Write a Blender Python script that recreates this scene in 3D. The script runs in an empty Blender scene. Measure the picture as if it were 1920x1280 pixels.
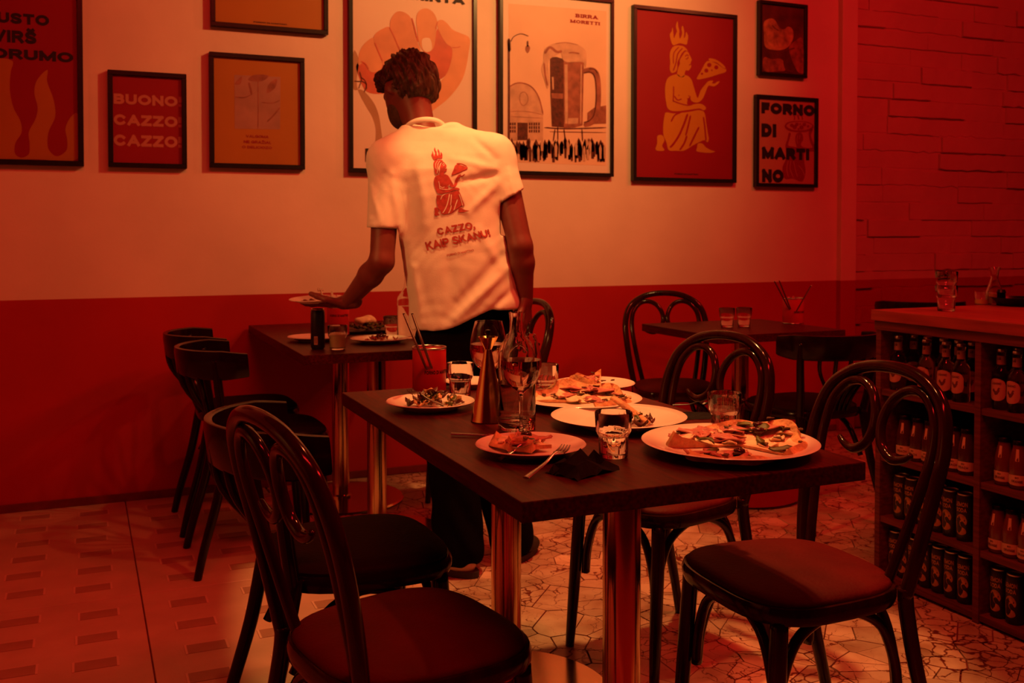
import bpy, bmesh, math, random
import numpy as np
from mathutils import Vector, Matrix
from mathutils.bvhtree import BVHTree
from mathutils.geometry import delaunay_2d_cdt
random.seed(7)
C = bpy.context.scene.collection
SC = bpy.context.scene
PI = math.pi
R = math.radians
# ------------------------------------------------------------------ camera
CAMH, PSI, PITCH, FOC = 1.17, R(23.45), R(1.4), 1867.0
cam = bpy.data.cameras.new('camera'); cam_ob = bpy.data.objects.new('camera', cam); C.objects.link(cam_ob)
cam.sensor_width = 36.0; cam.lens = FOC / 1920 * 36.0
cam.shift_y = -158.4 / 1920
cam.clip_start = 0.05
cam_ob.location = (0, 0, CAMH); cam_ob.rotation_euler = (PI / 2 - PITCH, 0, -PSI)
cam.dof.use_dof = True; cam.dof.focus_distance = 2.05; cam.dof.aperture_fstop = 8.0
SC.camera = cam_ob
# ------------------------------------------------------------------ exposure, world, lights
SC.view_settings.view_transform = 'Standard'; SC.view_settings.look = 'None'
SC.view_settings.exposure = 0.0; SC.view_settings.gamma = 1.0; SC.view_settings.use_curve_mapping = False
wd = bpy.data.worlds.new('room_ambient'); SC.world = wd; wd.use_nodes = True
wd.node_tree.nodes['Background'].inputs[0].default_value = (1.0, 0.012, 0.010, 1)
wd.node_tree.nodes['Background'].inputs[1].default_value = 0.022

def spot(name, loc, target, power, color, size_deg, blend, radius=0.05):
    l = bpy.data.lights.new(name, 'SPOT'); l.energy = power; l.color = color
    l.spot_size = R(size_deg); l.spot_blend = blend; l.shadow_soft_size = radius
    o = bpy.data.objects.new(name, l); C.objects.link(o); o.location = loc
    o.rotation_euler = (Vector(target) - Vector(loc)).to_track_quat('-Z', 'Y').to_euler()
    return o
def area(name, loc, target, power, color, sx, sy):
    l = bpy.data.lights.new(name, 'AREA'); l.energy = power; l.color = color
    l.shape = 'RECTANGLE'; l.size = sx; l.size_y = sy
    o = bpy.data.objects.new(name, l); C.objects.link(o); o.location = loc
    o.rotation_euler = (Vector(target) - Vector(loc)).to_track_quat('-Z', 'Y').to_euler()
    return o
AMBER = (1.0, 0.40, 0.10); RED = (1.0, 0.014, 0.014); ORANGE = (1.0, 0.16, 0.045)
o = spot('ceiling_spot_floor', (1.36, 2.74, 2.9), (1.36, 2.74, 0), 165, AMBER, 37.5, 0.08, 0.05); o.rotation_euler = (0, 0, 0); o.scale = (1, 1.75, 1)
o = spot('ceiling_spot_plates', (1.25, 1.80, 2.9), (1.25, 1.80, 0), 46, (1.0, 0.34, 0.09), 36, 0.8, 0.05); o.rotation_euler = (0, 0, 0)
spot('ceiling_spot_wall', (2.45, 2.75, 3.0), (1.95, 4.63, 2.32), 130, (1.0, 0.50, 0.13), 102, 1.0, 0.05)
spot('ceiling_spot_table', (1.5, 2.2, 2.85), (1.25, 2.4, 0.0), 46, ORANGE, 150, 0.9, 0.04)
spot('ceiling_spot_left', (-2.0, 2.2, 2.5), (1.15, 3.1, 1.1), 130, AMBER, 24, 0.5, 0.10)
area('neon_red_right', (4.3, 1.2, 3.9), (1.8, 4.0, 1.0), 62, RED, 1.6, 0.3)
spot('ceiling_spot_right', (4.1, 3.0, 2.9), (0.6, 4.63, 1.5), 52, ORANGE, 80, 1.0, 0.03)
spot('added_bounce_spot_left', (-1.5, 2.3, 3.1), (-2.6, 2.3, 1.3), 85, AMBER, 80, 0.8, 0.05)  # added lamp out of view; brightens the added left wall for warm reflections
area('neon_red_left', (0.5, 0.4, 3.9), (1.0, 3.8, 0.6), 52, RED, 1.6, 0.3)

# ------------------------------------------------------------------ pixel measurements -> points
_fw = Vector((math.sin(PSI) * math.cos(PITCH), math.cos(PSI) * math.cos(PITCH), -math.sin(PITCH)))
_rt = Vector((math.cos(PSI), -math.sin(PSI), 0)); _up = _rt.cross(_fw)
_c0 = Vector((0, 0, CAMH))
def ray(x, y): return _fw + _rt * ((x - 960) / FOC) + _up * ((481.6 - y) / FOC)
def atz(x, y, h):
    r = ray(x, y); return _c0 + r * ((h - CAMH) / r.z)
def aty(x, y, Y):
    r = ray(x, y); return _c0 + r * (Y / r.y)
def atx(x, y, X):
    r = ray(x, y); return _c0 + r * (X / r.x)
def atd(x, y, d): return _c0 + ray(x, y) * d

# ------------------------------------------------------------------ materials
def mat(name, col=(.5, .5, .5), rough=.5, metal=0.0, noise=0.0, nscale=20.0, bump=0.0, bscale=60.0, coat=0.0,
        trans=0.0, ior=1.45, sheen=0.0, spec=None, sss=0.0, stretch=(1, 1, 1), detail=4):
    m = bpy.data.materials.new(name); m.use_nodes = True
    nt = m.node_tree; b = nt.nodes['Principled BSDF']
    b.inputs['Base Color'].default_value = (*col, 1); b.inputs['Roughness'].default_value = rough
    b.inputs['Metallic'].default_value = metal; b.inputs['Coat Weight'].default_value = coat
    b.inputs['Transmission Weight'].default_value = trans; b.inputs['IOR'].default_value = ior
    b.inputs['Sheen Weight'].default_value = sheen
    if spec is not None: b.inputs['Specular IOR Level'].default_value = spec
    if noise or bump:
        tc = nt.nodes.new('ShaderNodeTexCoord'); mp = nt.nodes.new('ShaderNodeMapping')
        mp.inputs['Scale'].default_value = stretch
        nt.links.new(tc.outputs['Object'], mp.inputs['Vector'])
    if noise:
        n = nt.nodes.new('ShaderNodeTexNoise'); n.inputs['Scale'].default_value = nscale; n.inputs['Detail'].default_value = detail
        nt.links.new(mp.outputs[0], n.inputs['Vector'])
        r = nt.nodes.new('ShaderNodeValToRGB')
        r.color_ramp.elements[0].position = .3; r.color_ramp.elements[1].position = .7
        r.color_ramp.elements[0].color = (*[max(0, c * (1 - noise)) for c in col], 1)
        r.color_ramp.elements[1].color = (*[min(1, c * (1 + noise)) for c in col], 1)
        nt.links.new(n.outputs['Fac'], r.inputs[0]); nt.links.new(r.outputs[0], b.inputs['Base Color'])
    if bump:
        n2 = nt.nodes.new('ShaderNodeTexNoise'); n2.inputs['Scale'].default_value = bscale; n2.inputs['Detail'].default_value = 5
        nt.links.new(mp.outputs[0], n2.inputs['Vector'])
        bp = nt.nodes.new('ShaderNodeBump'); bp.inputs['Strength'].default_value = bump; bp.inputs['Distance'].default_value = .01
        nt.links.new(n2.outputs['Fac'], bp.inputs['Height']); nt.links.new(bp.outputs[0], b.inputs['Normal'])
    return m

def wall_mat(name, upper, lower, split, bump):
    """paint in two bands: pale above, red wainscot below"""
    m = mat(name, upper, .55, noise=0)
    nt = m.node_tree; b = nt.nodes['Principled BSDF']
    g = nt.nodes.new('ShaderNodeNewGeometry'); s = nt.nodes.new('ShaderNodeSeparateXYZ'); nt.links.new(g.outputs['Position'], s.inputs[0])
    n = nt.nodes.new('ShaderNodeTexNoise'); n.inputs['Scale'].default_value = 2.2; n.inputs['Detail'].default_value = 6
    nt.links.new(g.outputs['Position'], n.inputs['Vector'])
    cmp_ = nt.nodes.new('ShaderNodeMath'); cmp_.operation = 'GREATER_THAN'; cmp_.inputs[1].default_value = split
    nt.links.new(s.outputs['Z'], cmp_.inputs[0])
    mx = nt.nodes.new('ShaderNodeMix'); mx.data_type = 'RGBA'
    mx.inputs[6].default_value = (*lower, 1); mx.inputs[7].default_value = (*upper, 1)
    nt.links.new(cmp_.outputs[0], mx.inputs[0])
    r = nt.nodes.new('ShaderNodeMapRange'); r.inputs[1].default_value = .3; r.inputs[2].default_value = .7
    r.inputs[3].default_value = .9; r.inputs[4].default_value = 1.06
    nt.links.new(n.outputs['Fac'], r.inputs[0])
    hs = nt.nodes.new('ShaderNodeHueSaturation'); nt.links.new(mx.outputs[2], hs.inputs['Color']); nt.links.new(r.outputs[0], hs.inputs['Value'])
    nt.links.new(hs.outputs[0], b.inputs['Base Color'])
    n2 = nt.nodes.new('ShaderNodeTexNoise'); n2.inputs['Scale'].default_value = 14; n2.inputs['Detail'].default_value = 8
    nt.links.new(g.outputs['Position'], n2.inputs['Vector'])
    bp = nt.nodes.new('ShaderNodeBump'); bp.inputs['Strength'].default_value = bump; bp.inputs['Distance'].default_value = .01
    nt.links.new(n2.outputs['Fac'], bp.inputs['Height']); nt.links.new(bp.outputs[0], b.inputs['Normal'])
    return m

M = {}
M['wall'] = wall_mat('wall_paint', (.78, .66, .55), (.43, .012, .011), .888, .15)
M['brick'] = wall_mat('brick_paint', (.62, .40, .34), (.40, .012, .011), .888, .5)
M['chair'] = mat('chair_wood', (.026, .0045, .003), .13, noise=.4, nscale=30, stretch=(1, 1, .2), spec=.4)
M['chair_dark'] = mat('chair_wood_black', (.010, .002, .0018), .18, noise=.3, nscale=30, spec=.3)
M['cushion'] = mat('seat_leather', (.10, .006, .007), .6, noise=.25, nscale=6, bump=.15, bscale=120, spec=.15)
M['cushion_dark'] = mat('seat_leather_dark', (.014, .003, .003), .65, noise=.25, nscale=6, bump=.15, bscale=120, spec=.12)
M['tabletop'] = mat('table_wood', (.060, .0035, .003), .34, spec=.16, noise=.55, nscale=9, stretch=(18, 1.2, 18), bump=.12, bscale=60, detail=8)
M['tableapron'] = mat('table_edge_wood', (.040, .009, .006), .42, spec=.25, noise=.5, nscale=8, stretch=(2, 2, 30), bump=.1, bscale=60)
M['brass'] = mat('polished_brass', (.72, .52, .30), .16, 1.0, noise=.06, nscale=8)
M['steel'] = mat('brushed_steel', (.62, .58, .54), .25, 1.0, noise=.05)
M['gold'] = mat('gold_metal', (.85, .60, .22), .17, 1.0, noise=.05, nscale=30)
M['dark_metal'] = mat('dark_metal', (.03, .025, .025), .35, 1.0, noise=.2)
M['ceramic'] = mat('white_ceramic', (.82, .78, .72), .14, noise=.03, nscale=5)
M['black_frame'] = mat('black_frame_lacquer', (.012, .010, .009), .3, noise=.2, nscale=40)
M['shelfwood'] = mat('bar_shelf_wood', (.13, .030, .022), .55, spec=.2, noise=.4, nscale=5, stretch=(8, 1, 20), bump=.1)
M['countertop'] = mat('counter_top_wood', (.34, .06, .05), .35, spec=.3, noise=.25, nscale=5, stretch=(10, 1, 10))
M['glass'] = mat('clear_glass', (1, 1, 1), 0.0, trans=1.0, ior=1.45)
M['water'] = mat('water', (.98, .97, .95), 0.0, trans=1.0, ior=1.33)
M['rose'] = mat('wine', (.92, .62, .50), 0.0, trans=1.0, ior=1.34)
M['lemonade'] = mat('cloudy_lemonade', (.80, .62, .35), .15, noise=.1, trans=.25)
M['napkin'] = mat('black_paper_napkin', (.012, .010, .011), .85, noise=.3, nscale=50, bump=.2)
M['red_tin'] = mat('red_tin_paint', (.62, .03, .035), .4, noise=.08, nscale=9)
M['ink'] = mat('black_ink', (.012, .008, .008), .6, noise=.2, nscale=60)
M['print_red'] = mat('print_red', (.30, .006, .015), .5, noise=.05, nscale=4)
M['print_crimson'] = mat('print_crimson', (.29, .005, .014), .5, noise=.05, nscale=4)
M['print_ochre'] = mat('print_ochre', (.44, .18, .02), .5, noise=.06, nscale=4)
M['print_gold'] = mat('print_gold', (.52, .21, .012), .5, noise=.06, nscale=4)
M['print_pink'] = mat('print_pink', (.52, .22, .17), .5, noise=.06, nscale=4)
M['print_paper'] = mat('print_paper', (.82, .70, .62), .5, noise=.03, nscale=4)
M['print_sepia'] = mat('print_sepia_dark', (.10, .020, .012), .5, noise=.5, nscale=60)
M['print_sepia2'] = mat('print_sepia_mid', (.32, .11, .075), .5, noise=.35, nscale=25)
M['print_sepia3'] = mat('print_sepia_light', (.60, .38, .28), .5, noise=.2, nscale=20)
M['print_skin'] = mat('print_skin', (.74, .36, .20), .5, noise=.12, nscale=9)
M['print_skin2'] = mat('print_skin_shade', (.68, .30, .17), .5, noise=.15, nscale=9)
M['print_tomato'] = mat('print_tomato', (.60, .12, .07), .45, noise=.15, nscale=14)
M['print_shadow'] = mat('print_olive', (.46, .27, .16), .5, noise=.12, nscale=6)
M['print_grey'] = mat('print_shirt_grey', (.38, .20, .16), .5, noise=.15, nscale=14)
M['print_dark'] = mat('print_dark_brown', (.10, .02, .012), .5, noise=.5, nscale=12)
def pane_mat():
    m = bpy.data.materials.new('picture_glass'); m.use_nodes = True; nt = m.node_tree
    for n in list(nt.nodes): nt.nodes.remove(n)
    o = nt.nodes.new('ShaderNodeOutputMaterial'); mx = nt.nodes.new('ShaderNodeMixShader')
    t = nt.nodes.new('ShaderNodeBsdfTransparent'); g = nt.nodes.new('ShaderNodeBsdfGlossy'); f = nt.nodes.new('ShaderNodeLayerWeight'); pw_ = nt.nodes.new('ShaderNodeMath'); pw_.operation = 'POWER'; ma_ = nt.nodes.new('ShaderNodeMath'); ma_.operation = 'MULTIPLY_ADD'
    g.inputs['Roughness'].default_value = .03; f.inputs['Blend'].default_value = .5; pw_.inputs[1].default_value = 5; ma_.inputs[1].default_value = .9; ma_.inputs[2].default_value = .035
    nt.links.new(f.outputs['Facing'], pw_.inputs[0]); nt.links.new(pw_.outputs[0], ma_.inputs[0]); nt.links.new(ma_.outputs[0], mx.inputs[0]); nt.links.new(t.outputs[0], mx.inputs[1]); nt.links.new(g.outputs[0], mx.inputs[2])
    nt.links.new(mx.outputs[0], o.inputs[0]); return m
M['pane'] = pane_mat()

# ------------------------------------------------------------------ object helpers
def tag(o, label=None, cat=None, group=None, kind=None):
    if label: o['label'] = label
    if cat: o['category'] = cat
    if group: o['group'] = group
    if kind: o['kind'] = kind
    return o
def thing(name, label, cat, loc=(0, 0, 0), rz=0.0, group=None):
    o = bpy.data.objects.new(name, None); C.objects.link(o); o.empty_display_size = .1
    o.location = loc; o.rotation_euler = (0, 0, rz)
    return tag(o, label, cat, group)
def obj(name, bm, m, parent=None, smooth=False, loc=None, angle=None):
    me = bpy.data.meshes.new(name)
    if isinstance(bm, bmesh.types.BMesh):
        bmesh.ops.recalc_face_normals(bm, faces=bm.faces[:])
        bm.to_mesh(me); bm.free()
    else:
        me.from_pydata(bm[0], [], bm[1]); me.update()
    ms = m if isinstance(m, (list, tuple)) else [m]
    for x in ms: me.materials.append(x)
    if smooth:
        me.shade_smooth()
        if angle:
            me.set_sharp_from_angle(angle=R(angle))
    o = bpy.data.objects.new(name, me); C.objects.link(o)
    if parent: o.parent = parent
    if loc is not None: o.location = loc
    return o
def copy_tree(o, parent=None):
    c = o.copy(); C.objects.link(c)
    if parent: c.parent = parent
    for ch in KIDS(o): copy_tree(ch, c)
    return c
def KIDS(o): return [x for x in bpy.data.objects if x.parent == o]
def put(o, loc, rz=0.0, label=None, group=None, scale=None):
    o.location = loc; o.rotation_euler = (0, 0, rz)
    if label: o['label'] = label
    if group: o['group'] = group
    if scale: o.scale = (scale,) * 3
    return o

# ------------------------------------------------------------------ mesh helpers
def BM(): return bmesh.new()
def box(bm, x0, x1, y0, y1, z0, z1, bev=0.0, seg=2, mi=0):
    r = bmesh.ops.create_cube(bm, size=1.0)
    vs = r['verts']
    for v in vs:
        v.co = Vector(((x0 + x1) / 2 + v.co.x * (x1 - x0), (y0 + y1) / 2 + v.co.y * (y1 - y0), (z0 + z1) / 2 + v.co.z * (z1 - z0)))
    fs = {f for v in vs for f in v.link_faces}
    for f in fs: f.material_index = mi
    if bev:
        es = {e for v in vs for e in v.link_edges}
        bmesh.ops.bevel(bm, geom=list(es), offset=bev, segments=seg, affect='EDGES', profile=.6)
    return bm
def catmull(pts, n=6, closed=False):
    P = [Vector(p) for p in pts]; out = []; L = len(P)
    rng = range(L if closed else L - 1)
    for i in rng:
        if closed: a, b, c, d = P[(i - 1) % L], P[i], P[(i + 1) % L], P[(i + 2) % L]
        else: a, b, c, d = P[max(i - 1, 0)], P[i], P[i + 1], P[min(i + 2, L - 1)]
        for k in range(n):
            t = k / n
            out.append(.5 * ((2 * b) + (c - a) * t + (2 * a - 5 * b + 4 * c - d) * t * t + (3 * b - a - 3 * c + d) * t ** 3))
    if not closed: out.append(P[-1].copy())
    return out
def tube(bm, pts, rad, seg=10, n=6, smooth=True, flat=None, mi=0, cap=True):
    """swept tube; rad: number or list per control point; flat=(sx,sy) squashes the section"""
    P = catmull(pts, n) if smooth else [Vector(p) for p in pts]
    if isinstance(rad, (int, float)): RR = [rad] * len(P)
    else:
        RR = []
        for i in range(len(P)):
            t = i / (len(P) - 1) * (len(rad) - 1); k = min(int(t), len(rad) - 2)
            RR.append(rad[k] + (rad[k + 1] - rad[k]) * (t - k))
    T = []
    for i in range(len(P)):
        d = P[min(i + 1, len(P) - 1)] - P[max(i - 1, 0)]
        T.append(d.normalized() if d.length > 1e-9 else Vector((0, 0, 1)))
    up = Vector((0, 0, 1)) if abs(T[0].z) < .9 else Vector((0, 1, 0))
    u = (up - T[0] * up.dot(T[0])).normalized()
    rings = []
    for i, p in enumerate(P):
        u = (u - T[i] * u.dot(T[i])); u.normalize(); w = T[i].cross(u)
        ring = []
        for k in range(seg):
            a = 2 * PI * k / seg; ca, sa = math.cos(a), math.sin(a)
            if flat: ca *= flat[0]; sa *= flat[1]
            ring.append(bm.verts.new(p + u * (ca * RR[i]) + w * (sa * RR[i])))
        rings.append(ring)
    for a, b in zip(rings, rings[1:]):
        for k in range(seg):
            f = bm.faces.new((a[k], a[(k + 1) % seg], b[(k + 1) % seg], b[k])); f.material_index = mi
    if cap:
        f = bm.faces.new(rings[0][::-1]); f.material_index = mi; f = bm.faces.new(rings[-1]); f.material_index = mi
    return bm
def lathe(bm, prof, seg=32, mod=None, loc=(0, 0, 0), mi=0, lean=0.0):
    """prof: list of (r, z); mod(angle, i)-> factor on r"""
    rings = []
    for i, (r, z) in enumerate(prof):
        if r < 1e-6:
            rings.append([bm.verts.new((loc[0] + lean * z, loc[1], loc[2] + z))])
        else:
            rings.append([bm.verts.new((loc[0] + lean * z + r * (mod(2 * PI * k / seg, i) if mod else 1) * math.cos(2 * PI * k / seg),
                                        loc[1] + r * (mod(2 * PI * k / seg, i) if mod else 1) * math.sin(2 * PI * k / seg), loc[2] + z)) for k in range(seg)])
    for a, b in zip(rings, rings[1:]):
        if len(a) == 1 and len(b) == 1: continue
        for k in range(seg):
            k2 = (k + 1) % seg
            if len(a) == 1: f = bm.faces.new((a[0], b[k], b[k2]))
            elif len(b) == 1: f = bm.faces.new((a[k], b[0], a[k2])[::-1])
            else: f = bm.faces.new((a[k], a[k2], b[k2], b[k]))
            f.material_index = mi
    return bm
def prism(bm, outline, z0, z1, mi=0, m=None):
    """extrude a closed outline [(x,y)] between z0 and z1 (m maps to world)"""
    lo = [bm.verts.new((x, y, z0)) for x, y in outline]; hi = [bm.verts.new((x, y, z1)) for x, y in outline]
    n = len(outline); fs = []
    fs.append(bm.faces.new(lo[::-1])); fs.append(bm.faces.new(hi))
    for i in range(n): fs.append(bm.faces.new((lo[i], lo[(i + 1) % n], hi[(i + 1) % n], hi[i])))
    for f in fs: f.material_index = mi
    return bm
def superell(a, b, p=3.0, n=36, taper=0.0):
    out = []
    for k in range(n):
        t = 2 * PI * k / n; c, s = math.cos(t), math.sin(t)
        x = a * abs(c) ** (2 / p) * (1 if c >= 0 else -1); y = b * abs(s) ** (2 / p) * (1 if s >= 0 else -1)
        out.append((x * (1 + taper * y / b), y))
    return out
def ringloft(bm, rings, mi=0, cap=True):
    VS = [[bm.verts.new(p) for p in r] for r in rings]; n = len(rings[0])
    for a, b in zip(VS, VS[1:]):
        for k in range(n):
            f = bm.faces.new((a[k], a[(k + 1) % n], b[(k + 1) % n], b[k])); f.material_index = mi
    if cap:
        f = bm.faces.new(VS[0][::-1]); f.material_index = mi; f = bm.faces.new(VS[-1]); f.material_index = mi
    return bm

# lettering: letters drawn as thick strokes, merged per letter, later fitted into a box
def _el(cx, cy, rx, ry, a0, a1, n=14):
    return [(cx + rx * math.cos(R(a0 + (a1 - a0) * k / n)), cy + ry * math.sin(R(a0 + (a1 - a0) * k / n))) for k in range(n + 1)]
_S = [(.93, .86), (.80, .97), (.58, 1.0), (.36, 1.0), (.12, .92), (.03, .76), (.14, .60), (.42, .52), (.66, .46), (.92, .36), (1.0, .20), (.88, .06), (.62, 0), (.36, 0), (.18, .03), (.05, .14)]
GLYPH = {
 'A': (.98, [[(0, 0), (.5, 1)], [(.5, 1), (1, 0)], [(.22, .30), (.78, .30)]]),
 'B': (.80, [[(0, 0), (0, 1)], [(0, 1), (.55, 1)] + _el(.55, .76, .38, .24, 90, -90) + [(0, .52)], [(0, .52), (.58, .52)] + _el(.58, .26, .42, .26, 90, -90) + [(0, 0)]]),
 'C': (.95, [_el(.52, .5, .52, .5, 42, 318, 22)]),
 'D': (.86, [[(0, 0), (0, 1)], [(0, 1), (.42, 1)] + _el(.42, .5, .58, .5, 90, -90) + [(0, 0)]]),
 'E': (.74, [[(0, 0), (0, 1)], [(0, 1), (1, 1)], [(0, .5), (.9, .5)], [(0, 0), (1, 0)]]),
 'F': (.70, [[(0, 0), (0, 1)], [(0, 1), (1, 1)], [(0, .5), (.88, .5)]]),
 'G': (.98, [_el(.52, .5, .52, .5, 42, 330, 22), [(.58, .44), (1, .44)], [(1, .44), (1, .02)]]),
 'H': (.86, [[(0, 0), (0, 1)], [(1, 0), (1, 1)], [(0, .5), (1, .5)]]),
 'I': (.20, [[(.5, 0), (.5, 1)]]),
 'K': (.88, [[(0, 0), (0, 1)], [(0, .38), (.92, 1)], [(.36, .62), (1, 0)]]),
 'L': (.68, [[(0, 0), (0, 1)], [(0, 0), (1, 0)]]),
 'M': (1.08, [[(0, 0), (0, 1)], [(0, 1), (.5, .08)], [(.5, .08), (1, 1)], [(1, 1), (1, 0)]]),
 'N': (.88, [[(0, 0), (0, 1)], [(0, 1), (1, 0)], [(1, 0), (1, 1)]]),
 'O': (1.02, [_el(.5, .5, .5, .5, 0, 190, 18), _el(.5, .5, .5, .5, 180, 370, 18)]),
 'P': (.80, [[(0, 0), (0, 1)], [(0, 1), (.6, 1)] + _el(.6, .73, .40, .27, 90, -90) + [(0, .46)]]),
 'R': (.84, [[(0, 0), (0, 1)], [(0, 1), (.58, 1)] + _el(.58, .74, .38, .26, 90, -90) + [(0, .48)], [(.55, .46), (1, 0)]]),
 'S': (.84, [_S]),
 'T': (.82, [[(.5, 0), (.5, 1)], [(0, 1), (1, 1)]]),
 'U': (.86, [[(0, 1), (0, .34)] + _el(.5, .34, .5, .34, 180, 360) + [(1, 1)]]),
 'V': (.94, [[(0, 1), (.5, 0)], [(.5, 0), (1, 1)]]),
 'Z': (.82, [[(0, 1), (1, 1)], [(1, 1), (0, 0)], [(0, 0), (1, 0)]]),
 '!': (.20, [[(.5, .54), (.5, 1)], [(.5, 0), (.5, .02)]]), ',': (.20, [[(.6, .06), (.35, -.16)]]), ' ': (.30, [])}
GLYPH['Š'] = (.84, [_S, [(.24, 1.34), (.5, 1.17)], [(.5, 1.17), (.76, 1.34)]]); GLYPH['Ž'] = (.82, GLYPH['Z'][1] + GLYPH['Š'][1][1:])
_txt = {}
def _quads(P, hw):
    P = [Vector(p) for p in P]; P = [p for i, p in enumerate(P) if i == 0 or (p - P[i - 1]).length > 1e-4]; out = []; n = len(P)
    for i in range(n - 1):
        d = P[i + 1] - P[i]; L = d.length; d = d / L; nn = Vector((-d.y, d.x)) * hw
        e0 = hw * .98 if i == 0 else hw * .3 if n > 3 else hw; e1 = hw * .98 if i == n - 2 else hw * .3 if n > 3 else hw
        a = P[i] - d * e0; c = P[i + 1] + d * e1; out.append([a - nn, c - nn, c + nn, a + nn])
    return out
def text_mesh(body, off=0.0, slab=False):
    k = (body, off, slab)
    if k not in _txt:
        s = .13 + off * 4.0; V, Fc = [], []; x = 0.0
        for ch in body:
            W, st = GLYPH[ch]; W = W + s * .35 if ch not in 'I! ,' else max(W, s) if ch != ' ' else W
            polys = []
            for line in st:
                P = [(x + s / 2 + px * (W - s), s / 2 + py * (1 - s)) for px, py in line]
                polys += _quads(P, s / 2)
                if slab and len(P) == 2 and abs(P[1][0] - P[0][0]) < .6 * abs(P[1][1] - P[0][1]):
                    for q in P: polys += _quads([(q[0] - s * .75, q[1] * .94 + .03), (q[0] + s * .75, q[1] * .94 + .03)], s * .32)
            if polys:
                pts = []; fs = []
                for q in polys: fs.append(list(range(len(pts), len(pts) + len(q)))); pts += q
                r = delaunay_2d_cdt([Vector(p) for p in pts], [], fs, 1, 1e-7)
                o = len(V); V += [tuple(p) for p in r[0]]; Fc += [tuple(o + i for i in f) for f, src in zip(r[2], r[5]) if src]
            x += W + .10 + (.10 if slab else 0)
        v = np.array(V); lo = v.min(0); hi = v.max(0)
        lo[1] = min(lo[1], 0) if ',' in body else 0.0
        _txt[k] = ((v - lo) / (hi - lo), Fc)
    return _txt[k]
# ================================================================== the room
WY = 4.63
bm = BM(); box(bm, -2.6, 7.2, .2, 5.0, -.12, -.012)
floor = obj('floor', bm, mat('floor_grout', (.30, .065, .035), .7, noise=.3)); tag(floor, kind='structure')
bm = BM(); box(bm, -2.6, 4.10, WY, WY + .2, 0, 3.3)
wall_back = obj('wall_back', bm, M['wall']); tag(wall_back, kind='structure')
bm = BM(); box(bm, -2.8, -2.6, .2, WY + .2, 0, 3.3)
added_bounce_wall_left = obj('added_bounce_wall_left', bm, M['wall']); tag(added_bounce_wall_left, kind='structure')  # unseen wall, added so brass and gold mirror a warm lit surface
bm = BM(); box(bm, 4.10, 4.215, WY - .035, WY + .2, 0, 3.3, .006)
pil = obj('trim_1', bm, M['wall']); tag(pil, kind='structure')
bm = BM(); box(bm, 4.215, 7.2, WY + .01, WY + .2, 0, 3.3)
wall_right = obj('wall_right', bm, M['brick']); tag(wall_right, kind='structure')
bm = BM(); box(bm, -2.6, 4.10, WY - .008, WY, 0, .035, .002)
bb = obj('baseboard_back', bm, mat('baseboard_paint', (.16, .012, .010), .5, noise=.2)); tag(bb, kind='structure')
# painted bricks, each its own piece with worn edges
rnd = random.Random(3)
course = .104; z = 0.0; row = 0
while z < 2.75:
    x = 4.22 - rnd.uniform(0, .35)
    while x < 6.9:
        L = rnd.choice([.30, .42, .55, .62, .36]); x1 = x + L
        a = max(x, 4.218); 
        if x1 - a > .06:
            d = rnd.choice([.002, .004, .007, .011, .016, .020]); sk = rnd.uniform(-.006, .006)
            n = max(3, int((x1 - a) / .045)); top = []; bot = []
            gap = .003 + .004 * rnd.random()
            rough_e = rnd.choice([.0012, .002, .002, .0075])
            for i in range(n + 1):
                t = i / n; xx = a + (x1 - a) * t
                top.append((xx, z + course - gap + rnd.uniform(-rough_e, rough_e) + sk * t))
                bot.append((xx, z + gap + rnd.uniform(-rough_e, rough_e) + sk * t))
            bm = BM(); F = WY + .01 - d
            fr_t = [bm.verts.new((p[0], F + rnd.uniform(-.0012, .0012), p[1])) for p in top]; fr_b = [bm.verts.new((p[0], F + rnd.uniform(-.0012, .0012), p[1])) for p in bot]
            e = .004
            bk_t = [bm.verts.new((p[0], WY + .012, p[1] + e)) for p in top]; bk_b = [bm.verts.new((p[0], WY + .012, p[1] - e)) for p in bot]
            for i in range(n):
                bm.faces.new((fr_b[i], fr_b[i + 1], fr_t[i + 1], fr_t[i]))
                bm.faces.new((fr_t[i], fr_t[i + 1], bk_t[i + 1], bk_t[i])); bm.faces.new((bk_b[i], bk_b[i + 1], fr_b[i + 1], fr_b[i]))
            bm.faces.new((fr_b[0], fr_t[0], bk_t[0], bk_b[0])); bm.faces.new((fr_t[-1], fr_b[-1], bk_b[-1], bk_t[-1]))
            obj('brick', bm, M['brick'], wall_right)
        x = x1 + (.002 if rnd.random() < .6 else .008)
    z += course; row += 1
# left half of the floor: big porcelain tiles with sunk rectangles
def tile_mat(name, c, n): 
    return mat(name, c, .38, noise=n, nscale=7, bump=.05, bscale=150, detail=8)
M['tile'] = tile_mat('floor_tile', (.58, .40, .30), .10); M['inlay'] = tile_mat('tile_inlay', (.40, .24, .17), .14); M['inlay_rim'] = tile_mat('tile_rim', (.72, .52, .40), .06)
XS = [-2.23, -1.63, -1.03, -.43, .17, .77]; YS = [-.19, 1.01, 2.21, 3.41, 4.63]
inl = {}
def inlay_mesh(w, h):
    bm = BM(); box(bm, -w, w, -h, h, 0, .0012, mi=0)
    for (a, b, c, d) in ((-w - .006, -w, -h - .003, h + .003), (w, w + .006, -h - .003, h + .003)): box(bm, a, b, c, d, 0, .0016, mi=1)
    box(bm, -w, w, h, h + .003, 0, .0016, mi=1)
    me = bpy.data.meshes.new('inlay'); bm.to_mesh(me); bm.free(); me.materials.append(M['inlay']); me.materials.append(M['inlay_rim']); return me
IM = inlay_mesh(.053, .030)
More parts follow.
